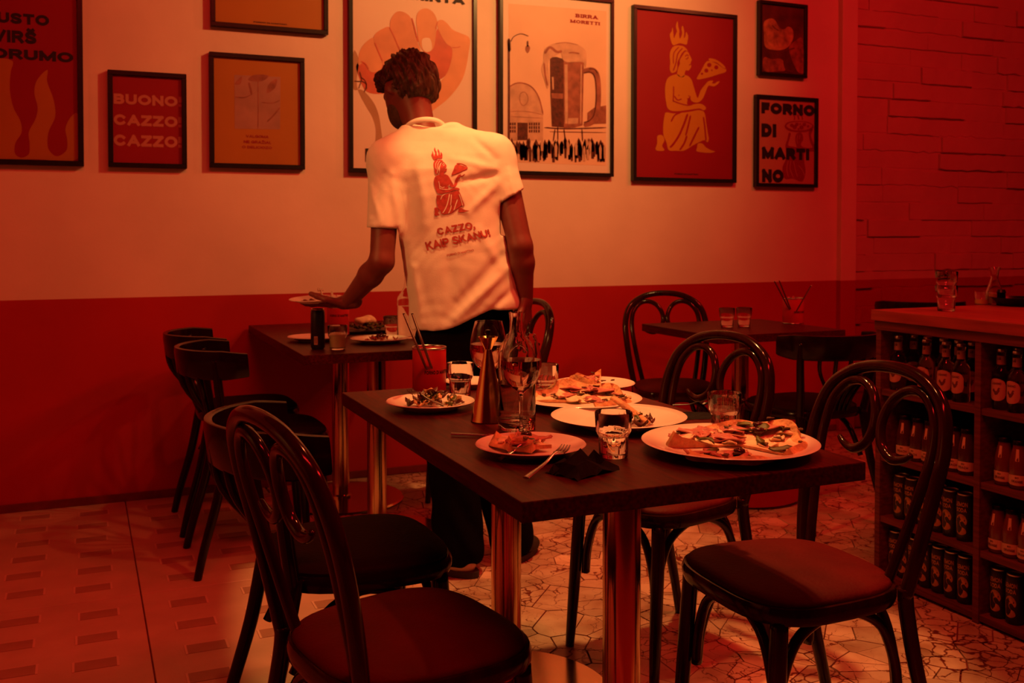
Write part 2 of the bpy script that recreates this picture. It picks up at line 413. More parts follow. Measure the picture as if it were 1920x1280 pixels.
for i in range(len(XS) - 1):
    for j in range(len(YS) - 1):
        if YS[j + 1] < 1.1: continue
        bm = BM(); box(bm, XS[i] + .0022, XS[i + 1] - .0022, YS[j] + .0022, YS[j + 1] - .0022, -.02, 0, .0012, 1)
        t = obj('tile', bm, M['tile'], floor)
        if i >= 2:
            for cx in ((.035, .250, .465) if i < 4 else (.14, .355, .545)):
                for q in range(6):
                    x = XS[i] + cx + .008 * math.sin(q * 2.1 + cx * 9); y = YS[j] + .12 + q * .19 + (.03 if cx > .2 and cx < .4 else 0)
                    o = bpy.data.objects.new('inlay', IM); C.objects.link(o); o.parent = t; o.location = (x, y, .0003)
# right half: breccia marble, broken stones set in red veins
def breccia_mat():
    m = mat('breccia_stone', (.70, .47, .34), .30)
    nt = m.node_tree; b = nt.nodes['Principled BSDF']
    g = nt.nodes.new('ShaderNodeNewGeometry'); oi = nt.nodes.new('ShaderNodeObjectInfo')
    n = nt.nodes.new('ShaderNodeTexNoise'); n.inputs['Scale'].default_value = 9; n.inputs['Detail'].default_value = 7
    nt.links.new(g.outputs['Position'], n.inputs['Vector'])
    wv = nt.nodes.new('ShaderNodeMix'); wv.data_type = 'VECTOR'; wv.inputs[0].default_value = .12
    nt.links.new(g.outputs['Position'], wv.inputs[4]); nt.links.new(n.outputs['Color'], wv.inputs[5])
    v = nt.nodes.new('ShaderNodeTexVoronoi'); v.feature = 'DISTANCE_TO_EDGE'; v.inputs['Scale'].default_value = 17
    nt.links.new(wv.outputs[1], v.inputs['Vector'])
    # veins only in patches
    n3 = nt.nodes.new('ShaderNodeTexNoise'); n3.inputs['Scale'].default_value = 3.2; n3.inputs['Detail'].default_value = 3
    nt.links.new(g.outputs['Position'], n3.inputs['Vector'])
    th = nt.nodes.new('ShaderNodeMapRange'); th.inputs[1].default_value = .42; th.inputs[2].default_value = .66; th.inputs[3].default_value = .004; th.inputs[4].default_value = .075
    nt.links.new(n3.outputs['Fac'], th.inputs[0])
    dv = nt.nodes.new('ShaderNodeMath'); dv.operation = 'DIVIDE'; nt.links.new(v.outputs['Distance'], dv.inputs[0]); nt.links.new(th.outputs[0], dv.inputs[1])
    rp = nt.nodes.new('ShaderNodeValToRGB'); rp.color_ramp.elements[0].position = .35; rp.color_ramp.elements[1].position = 1.0
    rp.color_ramp.elements[0].color = (.24, .05, .03, 1); rp.color_ramp.elements[1].color = (1, 1, 1, 1)
    nt.links.new(dv.outputs[0], rp.inputs[0])
    tone = nt.nodes.new('ShaderNodeValToRGB'); tone.color_ramp.elements[0].position = .30; tone.color_ramp.elements[1].position = .62
    tone.color_ramp.elements[0].color = (.50, .27, .18, 1); tone.color_ramp.elements[1].color = (.78, .56, .42, 1)
    nt.links.new(n.outputs['Fac'], tone.inputs[0])
    mx = nt.nodes.new('ShaderNodeMix'); mx.data_type = 'RGBA'; mx.blend_type = 'MULTIPLY'; mx.inputs[0].default_value = 1
    nt.links.new(tone.outputs[0], mx.inputs[6]); nt.links.new(rp.outputs[0], mx.inputs[7])
    hs = nt.nodes.new('ShaderNodeHueSaturation'); mr = nt.nodes.new('ShaderNodeMapRange'); mr.inputs[3].default_value = .68; mr.inputs[4].default_value = 1.12
    nt.links.new(oi.outputs['Random'], mr.inputs[0]); nt.links.new(mr.outputs[0], hs.inputs['Value']); nt.links.new(mx.outputs[2], hs.inputs['Color'])
    nt.links.new(hs.outputs[0], b.inputs['Base Color']); return m
M['breccia'] = breccia_mat()
def breccia():
    rg = np.random.default_rng(11)
    X0, X1, Y0, Y1 = .775, 5.2, 1.2, 4.62
    pts = []
    while len(pts) < 1500:
        p = rg.uniform((X0, Y0), (X1, Y1))
        loose = .5 + .5 * math.sin(p[0] * 3.1 + 1.3 * math.sin(p[1] * 2.3)) * math.sin(p[1] * 3.7 + .6)
        rmin = .035 + .085 * loose * rg.random()
        if all((p[0] - q[0]) ** 2 + (p[1] - q[1]) ** 2 > rmin * rmin for q in pts[-700:]): pts.append(p)
    P = np.array(pts); cells = []
    for i, p in enumerate(P):
        poly = [(X0, Y0), (X1, Y0), (X1, Y1), (X0, Y1)]
        d2 = ((P - p) ** 2).sum(1); order = np.argsort(d2)[1:40]
        for j in order:
            q = P[j]; mx_, my_ = (p + q) / 2; nx, ny = q - p; out = []
            far = max((x - p[0]) ** 2 + (y - p[1]) ** 2 for x, y in poly)
            if d2[j] > 4 * far: break
            for a, b in zip(poly, poly[1:] + poly[:1]):
                da = (a[0] - mx_) * nx + (a[1] - my_) * ny; db = (b[0] - mx_) * nx + (b[1] - my_) * ny
                if da <= 0: out.append(a)
                if da * db < 0:
                    t = da / (da - db); out.append((a[0] + (b[0] - a[0]) * t, a[1] + (b[1] - a[1]) * t))
            poly = out
            if len(poly) < 3: break
        if len(poly) < 3: continue
        g = .0018 + .0022 * rg.random(); c = np.mean(poly, 0)
        r = np.sqrt(((np.array(poly) - c) ** 2).sum(1)).mean()
        if r < .012: continue
        poly = [(c[0] + (x - c[0]) * (1 - g / r), c[1] + (y - c[1]) * (1 - g / r)) for x, y in poly]
        cells.append((c, r, poly))
    rest = BM(); kept = 0
    def vis(c):   # how large it shows
        d = c[0] * math.sin(PSI) + c[1] * math.cos(PSI); X = c[0] * math.cos(PSI) - c[1] * math.sin(PSI)
        return d > 2.4 and -.25 < X / d < .45
    cells.sort(key=lambda k: (0 if vis(k[0]) else 1, -k[1] / max(.3, k[0][1])))
    for c, r, poly in cells:
        top = rg.uniform(-.0008, .0006)
        if kept < 298:
            bm = BM(); prism(bm, [(x - c[0], y - c[1]) for x, y in poly], -.011, top)
            o = obj('stone', bm, M['breccia'], floor); o.location = (c[0], c[1], 0); kept += 1
        else: prism(rest, poly, -.011, top)
    o = obj('small_stones', rest, M['breccia'], floor); tag(o, kind='stuff')
breccia()
# ================================================================== tables
def make_table(w, d, label, twin=True):
    """origin at the floor under the table's centre; w along x, d along y"""
    t = thing('dining_table', label, 'table')
    bm = BM(); box(bm, -w / 2, w / 2, -d / 2, d / 2, .716, .75, .0025)
    obj('tabletop', bm, M['tabletop'], t)
    for s in ((-1, 1) if twin else (0,)):
        y = s * .29
        bm = BM(); lathe(bm, [(.0375, .0), (.0375, .70)], 32, loc=(0, y, .012)); obj('leg', bm, M['brass'], t, True)
        bm = BM(); lathe(bm, [(0, 0), (.27, 0), (.275, .004), (.268, .010), (.05, .014), (0, .014)], 48, loc=(0, y, 0)); obj('base_plate', bm, M['brass'], t, True, angle=30)
        bm = BM(); lathe(bm, [(0, 0), (.05, 0), (.05, .008), (.04, .012), (0, .012)], 24, loc=(0, y, .0135)); obj('collar', bm, M['brass'], t, True, angle=30)
        bm = BM(); box(bm, -.14, .14, y - .14, y + .14, .708, .716, .001); obj('mounting_plate', bm, M['dark_metal'], t)
    return t
T1 = make_table(.69, 1.165, 'dark wooden dining table in front, crowded with plates and glasses'); T1.location = (.973, 1.99, 0)
T2 = make_table(.69, 1.215, 'dark wooden dining table against the back wall, being cleared by the waiter'); T2.location = (1.043, 4.005, 0)
T3 = make_table(.66, .60, 'small dark table at right with two empty glasses and red tin', False); T3.location = (2.705, 3.67, 0); T3.rotation_euler.z = R(0)

# ================================================================== chairs
def seat_outline(a, b, p, n=40, taper=-.06): return superell(a, b, p, n, taper)
def make_bentwood(label):
    t = thing('bentwood_chair', label, 'chair')
    W = M['chair']
    so = lambda s, z: [(x * s, y * s + .005, z) for x, y in seat_outline(.205, .20, 3.2, taper=.07)]
    bm = BM(); ringloft(bm, [so(.93, .425), so(.985, .427), so(1.0, .437), so(1.0, .452), so(.985, .461), so(.93, .463)])
    obj('seat_frame', bm, W, t, True, angle=50)
    bm = BM(); ringloft(bm, [so(.94, .455), so(.955, .464), so(.93, .472), so(.86, .478), so(.70, .484), so(.45, .488), so(.15, .490)])
    obj('cushion', bm, M['cushion'], t, True, angle=60)
    # rear legs and the big hoop are one bent rod
    L = [(-.170, -.165, .44), (-.188, -.182, .54), (-.203, -.207, .66), (-.205, -.232, .755), (-.176, -.255, .835), (-.100, -.272, .884), (0, -.278, .898)]
    hoop = L + [(-x, y, z) for x, y, z in L[-2::-1]]
    bm = BM(); tube(bm, hoop, .0150, 12, 6); obj('back_hoop', bm, W, t, True)
    for s in (-1, 1):
        bm = BM(); tube(bm, [(s * .170, -.165, .46), (s * .168, -.172, .40), (s * .172, -.20, .26), (s * .182, -.245, .10), (s * .188, -.268, 0)], [.0165, .0165, .016, .0145, .0125], 12, 5); obj('leg', bm, W, t, True)
        bm = BM(); tube(bm, [(s * .165, .150, .43), (s * .170, .158, .30), (s * .176, .170, .12), (s * .18, .178, 0)], [.0185, .0185, .016, .0125], 12, 5); obj('leg', bm, W, t, True)
        sc = [(.126, -.150, .445), (.148, -.178, .55), (.168, -.210, .67), (.173, -.232, .745), (.162, -.248, .805), (.128, -.260, .846), (.086, -.265, .857), (.045, -.260, .842), (.018, -.249, .806), (.011, -.238, .764), (.026, -.229, .724), (.060, -.224, .703), (.094, -.225, .708), (.116, -.228, .722)]
        bm = BM(); tube(bm, [(s * x, y, z) for x, y, z in sc], [.0115] * 12 + [.009, .006], 10, 5); obj('back_scroll', bm, W, t, True)
    def brace(p, q, bow):
        p = Vector(p); q = Vector(q); mid = (p + q) / 2
        a = [p + Vector((0, 0, -.135)), p + Vector((0, 0, -.06)) + (q - p) * .03, p + (q - p) * .14 + Vector((0, 0, .02)), p + (q - p) * .33 + Vector((0, 0, .058)), mid + Vector((0, 0, .066))]
        b = [q + (p - q) * .33 + Vector((0, 0, .058)), q + (p - q) * .14 + Vector((0, 0, .02)), q + Vector((0, 0, -.06)) + (p - q) * .03, q + Vector((0, 0, -.135))]
        bm = BM(); tube(bm, [v + Vector(bow) for v in a + b], .0115, 10, 4); obj('brace', bm, W, t, True)
    brace((-.148, .158, .355), (.148, .158, .355), (0, -.012, 0)); brace((-.150, .142, .355), (-.150, -.165, .355), (.0, 0, 0)); brace((.150, .142, .355), (.150, -.165, .355), (0, 0, 0))
    brace((-.145, -.178, .355), (.145, -.178, .355), (0, .012, 0))
    return t
def make_slatback(label):
    t = thing('slat_back_chair', label, 'chair')
    W = M['chair_dark']
    so = lambda s, z: [(x * s, y * s + .005, z) for x, y in seat_outline(.205, .20, 3.2, taper=.07)]
    bm = BM(); ringloft(bm, [so(.93, .425), so(.985, .427), so(1.0, .437), so(1.0, .450), so(.97, .460)]); obj('seat_frame', bm, W, t, True, angle=50)
    bm = BM(); ringloft(bm, [so(.95, .455), so(.955, .466), so(.90, .474), so(.70, .480), so(.3, .484)]); obj('cushion', bm, M['cushion_dark'], t, True, angle=60)
    # curved top rail: a bent plank
    def arc(a, k): return (.222 * k * math.sin(a), -.108 - .195 * k * math.cos(a))
    bm = BM(); rings = []
    for i in range(25):
        a = R(-93) + R(186) * i / 24
        h = .050 if 3 < i < 21 else .050 - .010 * (abs(i - 12) - 9) / 3
        z0 = .722
        sec = []
        for (k, zz) in ((1.0, -h), (1.045, -h * .8), (1.06, h * .5), (1.045, h * .95), (1.0, h), (.96, h * .9), (.945, -h * .8)):
            x, y = arc(a, k); sec.append((x, y - .10 * (zz + .05) * .9, z0 + zz))
        rings.append(sec)
    ringloft(bm, rings); obj('top_rail', bm, W, t, True, angle=50)
    for s in (-1, 1):
        a = R(62) * s; x, y = arc(a, 1.0)
        bm = BM(); tube(bm, [(s * .165, -.165, .44), (s * .178, -.182, .54), (x * .99, y + .002, .66), (x, y - .006, .742)], [.0165, .016, .015, .014], 12, 5); obj('back_post', bm, W, t, True)
        bm = BM(); tube(bm, [(s * .165, -.160, .46), (s * .168, -.172, .40), (s * .172, -.20, .26), (s * .182, -.245, .10), (s * .188, -.268, 0)], [.0175, .0175, .0165, .015, .0135], 12, 5); obj('leg', bm, W, t, True)
        bm = BM(); tube(bm, [(s * .165, .150, .43), (s * .170, .158, .30), (s * .176, .170, .12), (s * .18, .178, 0)], [.0195, .0195, .0165, .0135], 12, 5); obj('leg', bm, W, t, True)
    for i in range(6):
        q = (i - 2.5) / 2.5; a = R(41) * q; x, y = arc(a, 1.0)
        bm = BM(); tube(bm, [(q * .055, -.180, .445), (q * .068, -.212, .53), (x * .93, y + .014, .63), (x, y - .004, .715)], .0105, 8, 5, flat=(1.0, .55)); obj('slat', bm, W, t, True)
    for s in (-1, 1):
        bm = BM(); tube(bm, [(s * .158, .142, .26), (s * .156, .10, .36), (s * .15, 0, .412), (s * .152, -.10, .37), (s * .156, -.165, .26)], .011, 10, 5); obj('brace', bm, W, t, True)
    bm = BM(); tube(bm, [(-.150, .150, .26), (-.11, .148, .36), (0, .148, .412), (.11, .148, .36), (.150, .150, .26)], .011, 10, 5); obj('brace', bm, W, t, True)
    return t
BW = [((.525, 1.70, 0), R(-79), 'dark bentwood chair nearest the camera at left, its red-lit hoop facing away'),
      ((1.385, 1.70, 0), R(88), 'bentwood chair on the right of the front table, red-brown seat pulled out'),
      ((1.465, 2.36, 0), R(101), 'bentwood chair pushed in behind the big pizza plate'),
      ((2.56, 3.97, 0), R(160), 'bentwood chair by the wall at the left of the small right table'),
      ((1.55, 3.91, 0), R(92), 'bentwood chair half hidden behind the standing waiter')]
b0 = make_bentwood(BW[0][2])
G = 'bentwood chairs around the tables'
for i, (p, rz, lab) in enumerate(BW): put(b0 if i == 0 else copy_tree(b0), p, rz, lab, G, .97)
SB = [((.56, 2.20, 0), R(-90), 'black chair with curved plank back just behind the nearest bentwood chair'),
      ((.62, 3.66, 0), R(-90), 'near one of the two black chairs left of the back table'),
      ((.62, 4.18, 0), R(-90), 'far black chair against the wall, left of the back table'),
      ((2.76, 3.31, 0), R(2), 'black slat-back chair tucked under the near side of the small right table'),
      ((4.36, 4.30, 0), R(-28), 'black chair whose top rail just shows above the bar worktop')]
s0 = make_slatback(SB[0][2])
for i, (p, rz, lab) in enumerate(SB): put(s0 if i == 0 else copy_tree(s0), p, rz, lab, 'black slat-back chairs', 1.03 if i == 4 else None)
# ================================================================== framed posters on the back wall
PY = WY - .018
def Zf(ox, oy, s): return lambda x, y: (ox + x / s, oy + y / s)
z1 = Zf(0, 0, 2.977); z2 = Zf(560, 0, 2.977); zw = Zf(1180, 0, 3.66); zt = Zf(640, 0, 6.857); zm = Zf(930, 0, 7.53); z9 = Zf(1400, 160, 6.4); z8 = Zf(1410, 0, 8.0)
def xz(px): p = aty(px[0], px[1], PY); return (p.x, p.z)
def flat_poly(bm, pts, y):
    r = delaunay_2d_cdt([Vector(p) for p in pts], [], [list(range(len(pts)))], 1, 1e-6)
    vs = [bm.verts.new((p.x, y, p.y)) for p in r[0]]
    for f in r[2]:
        if len(f) == 3: bm.faces.new([vs[i] for i in f])
def smooth2(pts, n=5):
    P = [Vector(p) for p in pts]; L = len(P); out = []      # centripetal, so that spikes do not loop
    for i in range(L):
        a, b, c, d = P[i - 1], P[i], P[(i + 1) % L], P[(i + 2) % L]
        t0 = 0.0; t1 = t0 + max((b - a).length, 1e-6) ** .5; t2 = t1 + max((c - b).length, 1e-6) ** .5; t3 = t2 + max((d - c).length, 1e-6) ** .5
        for k in range(n):
            t = t1 + (t2 - t1) * k / n
            A1 = a * ((t1 - t) / (t1 - t0)) + b * ((t - t0) / (t1 - t0)); A2 = b * ((t2 - t) / (t2 - t1)) + c * ((t - t1) / (t2 - t1)); A3 = c * ((t3 - t) / (t3 - t2)) + d * ((t - t2) / (t3 - t2))
            B1 = A1 * ((t2 - t) / (t2 - t0)) + A2 * ((t - t0) / (t2 - t0)); B2 = A2 * ((t3 - t) / (t3 - t1)) + A3 * ((t - t1) / (t3 - t1))
            q = B1 * ((t2 - t) / (t2 - t1)) + B2 * ((t - t1) / (t2 - t1)); out.append((q.x, q.y))
    return out
def stroke2(pts, w, n=5):
    P = [Vector((v.x, v.y)) for v in catmull([(a, b, 0) for a, b in pts], n)]
    L, Rr = [], []
    for i, p in enumerate(P):
        d = (P[min(i + 1, len(P) - 1)] - P[max(i - 1, 0)]).normalized(); nn = Vector((-d.y, d.x)) * (w / 2) * (1 if 0 < i < len(P) - 1 else .35)
        L.append(tuple(p + nn)); Rr.append(tuple(p - nn))
    return L + Rr[::-1]
def art(parent, name, shapes, Z, layer, m, smooth=True):
    """flat print pieces; the shapes were measured on the poster"""
    bm = BM()
    for s in shapes:
        pts = smooth2(s) if smooth else s
        flat_poly(bm, [xz(Z(*p)) for p in pts], PY - .0005 * layer)
    o = obj(name, bm, m, parent); o.location = -parent.location; return o
def strokes(parent, name, lines, Z, layer, m):
    bm = BM()
    for pts, w in lines: 
        q = [xz(Z(*p)) for p in stroke2(pts, w)]
        h = len(q) // 2
        vs = [bm.verts.new((x, PY - .0005 * layer, z)) for x, z in q]; N = len(vs)
        for i in range(h - 1): bm.faces.new((vs[i], vs[i + 1], vs[N - 2 - i], vs[N - 1 - i]))
    o = obj(name, bm, m, parent); o.location = -parent.location; return o
def lettering(parent, body, tl, br, m, layer=4, off=.03, slab=False):
    v, f = text_mesh(body, off, slab); a = xz(tl); b = xz(br)
    V = [(a[0] + u * (b[0] - a[0]), PY - .0005 * layer, b[1] + w * (a[1] - b[1])) for u, w in v]
    o = obj('lettering', (V, f), m, parent); o.location = -parent.location; return o
def frame(label, corners, paper, bw=.020, mount=None):
    P = [aty(x, y, WY - .032) for x, y in corners]
    x0 = (P[0].x + P[3].x) / 2; x1 = (P[1].x + P[2].x) / 2; zt_ = (P[0].z + P[1].z) / 2; zb = (P[2].z + P[3].z) / 2
    cx, cz = (x0 + x1) / 2, (zb + zt_) / 2; w, h = (x1 - x0) / 2, (zt_ - zb) / 2
    t = thing('framed_poster', label, 'poster', (cx, WY - .016, cz), 0, 'framed posters on the back wall')
    bm = BM()
    for (a, b, c, d) in ((-w, w, h - bw, h), (-w, w, -h, -h + bw), (-w, -w + bw, -h + bw, h - bw), (w - bw, w, -h + bw, h - bw)):
        box(bm, a, b, -.016, .0155, c, d, .0015, 1)
    obj('frame', bm, M['black_frame'], t)
    bm = BM(); box(bm, -w + bw * .7, w - bw * .7, -.0018, .006, -h + bw * .7, h - bw * .7); obj('print', bm, paper, t)
    bm = BM(); box(bm, -w + bw * .8, w - bw * .8, -.0105, -.0085, -h + bw * .8, h - bw * .8); obj('glass_pane', bm, M['pane'], t)
    return t
# --- 1 red flame poster, cut by the left edge of the view
f = frame('red poster with orange wavy flames and black capital letters, leftmost on the wall', [(-175, -58), (156, -1), (155.9, 309.5), (-170, 306)], M['print_crimson'], .022)
art(f, 'print_flames', [[(-420, 340), (-200, 330), (70, 340), (60, 400), (55, 500), (75, 600), (115, 680), (120, 740), (85, 800), (85, 860), (120, 880), (160, 860), (165, 800), (160, 740), (200, 660), (210, 600), (192, 520), (205, 450), (265, 390), (262, 450), (300, 560), (308, 650), (270, 740), (270, 830), (315, 872), (370, 840), (375, 780), (365, 720), (390, 660), (425, 630), (436, 640), (434, 760), (434, 885), (200, 889), (-100, 885), (-420, 880)]], z1, 1, M['print_ochre'])
lettering(f, 'GUSTO', z1(-98, 58), z1(275, 146), M['ink'], 3, .035); lettering(f, 'VIRŠ', z1(-45, 140), z1(205, 247), M['ink'], 3, .035); lettering(f, 'ORUMO', z1(-52, 262), z1(410, 350), M['ink'], 3, .035)
# --- 2
f = frame('small red poster with three lines of pink capital letters', [(201.5, 130.7), (350, 138), (350.7, 314.8), (203.6, 314)], M['print_red'])
for b, y in (('BUONO!', 518), ('CAZZO!', 633), ('CAZZO!', 746)): lettering(f, b, z1(634, y), z1(1014, y + 79), M['print_pink'], 2, .035)
# --- 3
f = frame('ochre poster with a grey buttoned shirt picture and small red text', [(393, 96.4), (572.7, 108.5), (571, 317), (393, 314)], M['print_ochre'])
art(f, 'print_shirt', [[(1308, 418), (1565, 430), (1563, 722), (1310, 718)]], z1, 1, M['print_grey'], False)
art(f, 'print_collar', [[(1385, 445), (1410, 420), (1500, 424), (1470, 450), (1425, 455)], [(1310, 470), (1350, 425), (1340, 470)], [(1500, 470), (1545, 440), (1535, 490), (1490, 520)]], z1, 2, M['print_sepia2'])
strokes(f, 'print_folds', [([(1440, 455), (1442, 580), (1440, 715)], 4), ([(1390, 460), (1400, 500), (1405, 530)], 10), ([(1312, 540), (1360, 545), (1400, 530)], 6), ([(1460, 570), (1520, 575), (1562, 560)], 5), ([(1490, 680), (1530, 640), (1562, 600)], 9)], z1, 3, M['print_sepia2'])
for b, x0, x1, y in (('VALGOMA', 1372, 1500, 751), ('NE GRAŽIAI,', 1360, 1512, 778), ('O DELICIOZO', 1352, 1518, 812)): lettering(f, b, z1(x0, y), z1(x1, y + (27 if 'Ž' in b else 20)), M['print_red'], 2, .02)
# --- 4
f = frame('ochre poster cut off by the top of the view, one tiny line of text', [(394.7, -170), (617, -139), (614, 65.5), (394.7, 47)], M['print_ochre'])
lettering(f, 'FORNO DI MARTINO', z1(1415, 118), z1(1602, 141), M['ink'], 2, .025)
# --- 5 fist squeezing a tomato
f = frame('tall poster of a hand squeezing a tomato, behind the waiter', [(654, -58), (897, -29), (893, 330), (655, 320.8)], M['print_paper'])
art(f, 'print_shadow', [[(310, 280), (335, 330), (325, 480), (380, 600), (410, 650), (430, 720), (432, 850), (464, 850), (457, 700), (440, 620), (410, 560), (350, 500), (308, 500)]], z2, 1, M['print_shadow'])
art(f, 'print_tomato', [[(1010, 690), (1100, 600), (1200, 440), (1250, 360), (1300, 450), (1380, 570), (1425, 620), (1410, 800), (1330, 980), (1100, 1080), (600, 1200), (330, 1180), (230, 1000), (195, 830), (330, 760), (700, 700)]], zt, 1, M['print_tomato'])
art(f, 'print_hand', [[(225, 840), (222, 720), (260, 610), (330, 530), (410, 485), (435, 545), (455, 620), (530, 800), (500, 900), (400, 930), (330, 880), (290, 800)],
    [(1240, 270), (1290, 255), (1360, 300), (1430, 380), (1540, 430), (1630, 470), (1655, 520), (1640, 650), (1600, 880), (1540, 1050), (1380, 1260), (1180, 1420), (960, 1600), (960, 1300), (1150, 1150), (1330, 980), (1400, 830), (1420, 620), (1350, 560), (1270, 430), (1235, 340)]], zt, 2, M['print_skin'])
art(f, 'print_fingers', [[(415, 480), (440, 430), (520, 375), (605, 345), (640, 390), (680, 490), (765, 680), (700, 800), (560, 860), (500, 740), (450, 600)],
    [(625, 345), (640, 240), (700, 160), (750, 145), (820, 165), (885, 220), (920, 330), (955, 470), (1020, 690), (960, 760), (800, 740), (690, 500)]], zt, 3, M['print_skin2'])
art(f, 'print_finger', [[(962, 240), (985, 160), (1040, 115), (1110, 112), (1180, 160), (1232, 270), (1222, 380), (1190, 600), (1160, 650), (1100, 672), (1040, 640), (1000, 560), (975, 400)]], zt, 3, M['print_skin'])
art(f, 'print_nail', [[(1035, 520), (1060, 492), (1130, 492), (1160, 560), (1158, 640), (1100, 672), (1052, 640)]], zt, 4, M['print_paper'])
strokes(f, 'print_creases', [([(615, 350), (680, 480), (760, 680)], 14), ([(425, 545), (470, 650), (530, 790)], 14), ([(905, 230), (945, 370), (985, 540)], 16), ([(1235, 280), (1215, 350), (1222, 380)], 12), ([(1420, 610), (1480, 612), (1530, 600)], 8), ([(255, 790), (310, 820), (350, 890)], 14)], zt, 5, M['print_tomato'])
strokes(f, 'print_stem', [([(340, 400), (350, 450), (310, 452)], 5), ([(350, 452), (378, 470), (366, 515)], 5), ([(350, 450), (340, 480), (335, 495)], 4), ([(345, 430), (372, 452), (380, 500)], 4)], z2, 6, M['print_sepia'])
lettering(f, 'PAGAMINTA', zt(215, -175), zt(1590, 62), M['ink'], 5, .04); lettering(f, 'PA', z2(372, 824), z2(470, 905), M['ink'], 5, .045)
# --- 6 giant beer mug photograph
f = frame('old sepia photograph poster of a giant beer mug above a crowd', [(937, -26), (1153, 1.7), (1150.5, 331), (938, 326)], M['print_paper'], .018)
art(f, 'print_sky', [[(1172, 20), (1718, 62), (1715, 925), (1175, 905)]], z2, 1, M['print_sepia3'], False)
bmx = mat('print_sepia_sky', (.80, .56, .42), .5, noise=.06, nscale=6); f.children[-1].data.materials[0] = bmx
art(f, 'print_barn', [[(1176, 482), (1200, 470), (1240, 464), (1285, 474), (1325, 512), (1352, 575), (1364, 640), (1364, 785), (1176, 785)]], z2, 2, M['print_sepia3'], False)
strokes(f, 'print_barn_roof', [([(1176, 484), (1210, 466), (1250, 464), (1300, 486), (1340, 545), (1364, 640)], 7), ([(1180, 622), (1270, 622), (1362, 640)], 2.5), ([(1180, 650), (1362, 660)], 2.5), ([(1232, 545), (1240, 520), (1262, 515), (1278, 540), (1276, 570), (1255, 590), (1238, 575), (1232, 545)], 3)], z2, 3, M['print_sepia2'])
art(f, 'print_barn_door', [[(1220, 684), (1278, 686), (1278, 782), (1220, 782)]] + [[(x, y), (x + 9, y), (x + 9, y + 16), (x, y + 16)] for x in (1178, 1190, 1202, 1284, 1296, 1310, 1322, 1336) for y in (684, 704, 724)], z2, 3, M['print_sepia'], False)
art(f, 'print_house', [[(1610, 630), (1650, 600), (1716, 588), (1716, 690), (1610, 694)]], z2, 2, M['print_sepia2'], False)
art(f, 'print_mug_left', [[(1402, 320), (1440, 318), (1478, 330), (1480, 712), (1412, 706), (1404, 520)]], z2, 3, M['print_sepia'], False)
art(f, 'print_mug_right', [[(1478, 335), (1540, 330), (1592, 338), (1584, 700), (1540, 712), (1480, 714)]], z2, 3, M['print_sepia2'], False)
art(f, 'print_mug_glint', [[(1484, 360), (1500, 360), (1502, 690), (1486, 690)], [(1412, 430), (1422, 430), (1424, 500), (1416, 500)], [(1500, 660), (1560, 658), (1558, 690), (1500, 692)], [(1574, 360), (1580, 360), (1576, 690), (1570, 690)]], z2, 4, M['print_sepia3'], False)
art(f, 'print_mug_band', [[(1410, 520), (1475, 522), (1475, 552), (1411, 548)]], z2, 4, M['print_sepia2'], False)
art(f, 'print_foam', [[(1366, 300), (1380, 265), (1430, 242), (1490, 237), (1556, 250), (1598, 280), (1606, 320), (1600, 380), (1588, 350), (1540, 346), (1492, 346), (1472, 330), (1464, 296), (1432, 312), (1402, 330), (1392, 360), (1398, 460), (1388, 495), (1372, 450), (1354, 385), (1366, 340)]], z2, 5, M['print_sepia3'])
strokes(f, 'print_foam_shade', [([(1372, 300), (1400, 265), (1440, 290), (1468, 285)], 14), ([(1368, 350), (1375, 420), (1388, 480)], 9), ([(1506, 296), (1530, 294), (1566, 300)], 7), ([(1430, 245), (1490, 238), (1560, 252)], 3)], z2, 6, M['print_sepia2'])
strokes(f, 'print_mug_handle', [([(1588, 398), (1640, 390), (1668, 430), (1674, 540), (1664, 640), (1636, 684), (1590, 698)], 26)], z2, 4, M['print_sepia2'])
strokes(f, 'print_handle_edge', [([(1588, 408), (1630, 404), (1654, 440), (1660, 540), (1650, 630), (1626, 670), (1590, 684)], 7), ([(1620, 384), (1650, 388), (1668, 410)], 7)], z2, 5, M['print_sepia'])
strokes(f, 'print_lamp', [([(1172, 220), (1173, 500), (1172, 830)], 11), ([(1172, 215), (1176, 290)], 17), ([(1184, 232), (1200, 205), (1240, 189), (1282, 202)], 4.5), ([(1277, 228), (1277, 262)], 9)], z2, 5, M['print_sepia'])
art(f, 'print_lamp_bulb', [[(1266, 262), (1277, 252), (1290, 264), (1288, 282), (1277, 296), (1267, 282)]], z2, 5, M['print_sepia2'])
rc = random.Random(5); crowd = []
for k in range(120):
    x = 1184 + rc.random() * 524; y = 772 + rc.random() ** .8 * 52 ; h = 52 + (y - 770) * .55; w = 11 + rc.random() * 6
    crowd.append([(x - w * .25, y), (x, y - 8), (x + w * .25, y), (x + w * .6, y + h * .22), (x + w * .5, y + h * .6), (x + w * .45, y + h), (x - w * .4, y + h), (x - w * .5, y + h * .5), (x - w * .6, y + h * .22)])
art(f, 'print_crowd', crowd[:108], z2, 4, M['print_sepia'], False); art(f, 'print_crowd_pale', crowd[108:], z2, 5, M['print_sepia3'], False)
strokes(f, 'print_platform', [([(1370, 712), (1500, 718), (1716, 712)], 7), ([(1400, 735), (1716, 740)], 4), ([(1445, 670), (1446, 790)], 6), ([(1430, 720), (1420, 790)], 7), ([(1480, 720), (1488, 790)], 7), ([(1580, 720), (1584, 790)], 7)], z2, 4, M['print_sepia'])
lettering(f, 'BIRRA', zm(1115, 190), zm(1442, 276), M['print_crimson'], 4, .03, True); lettering(f, 'MORETTI', zm(1042, 272), zm(1470, 360), M['print_crimson'], 4, .03, True)
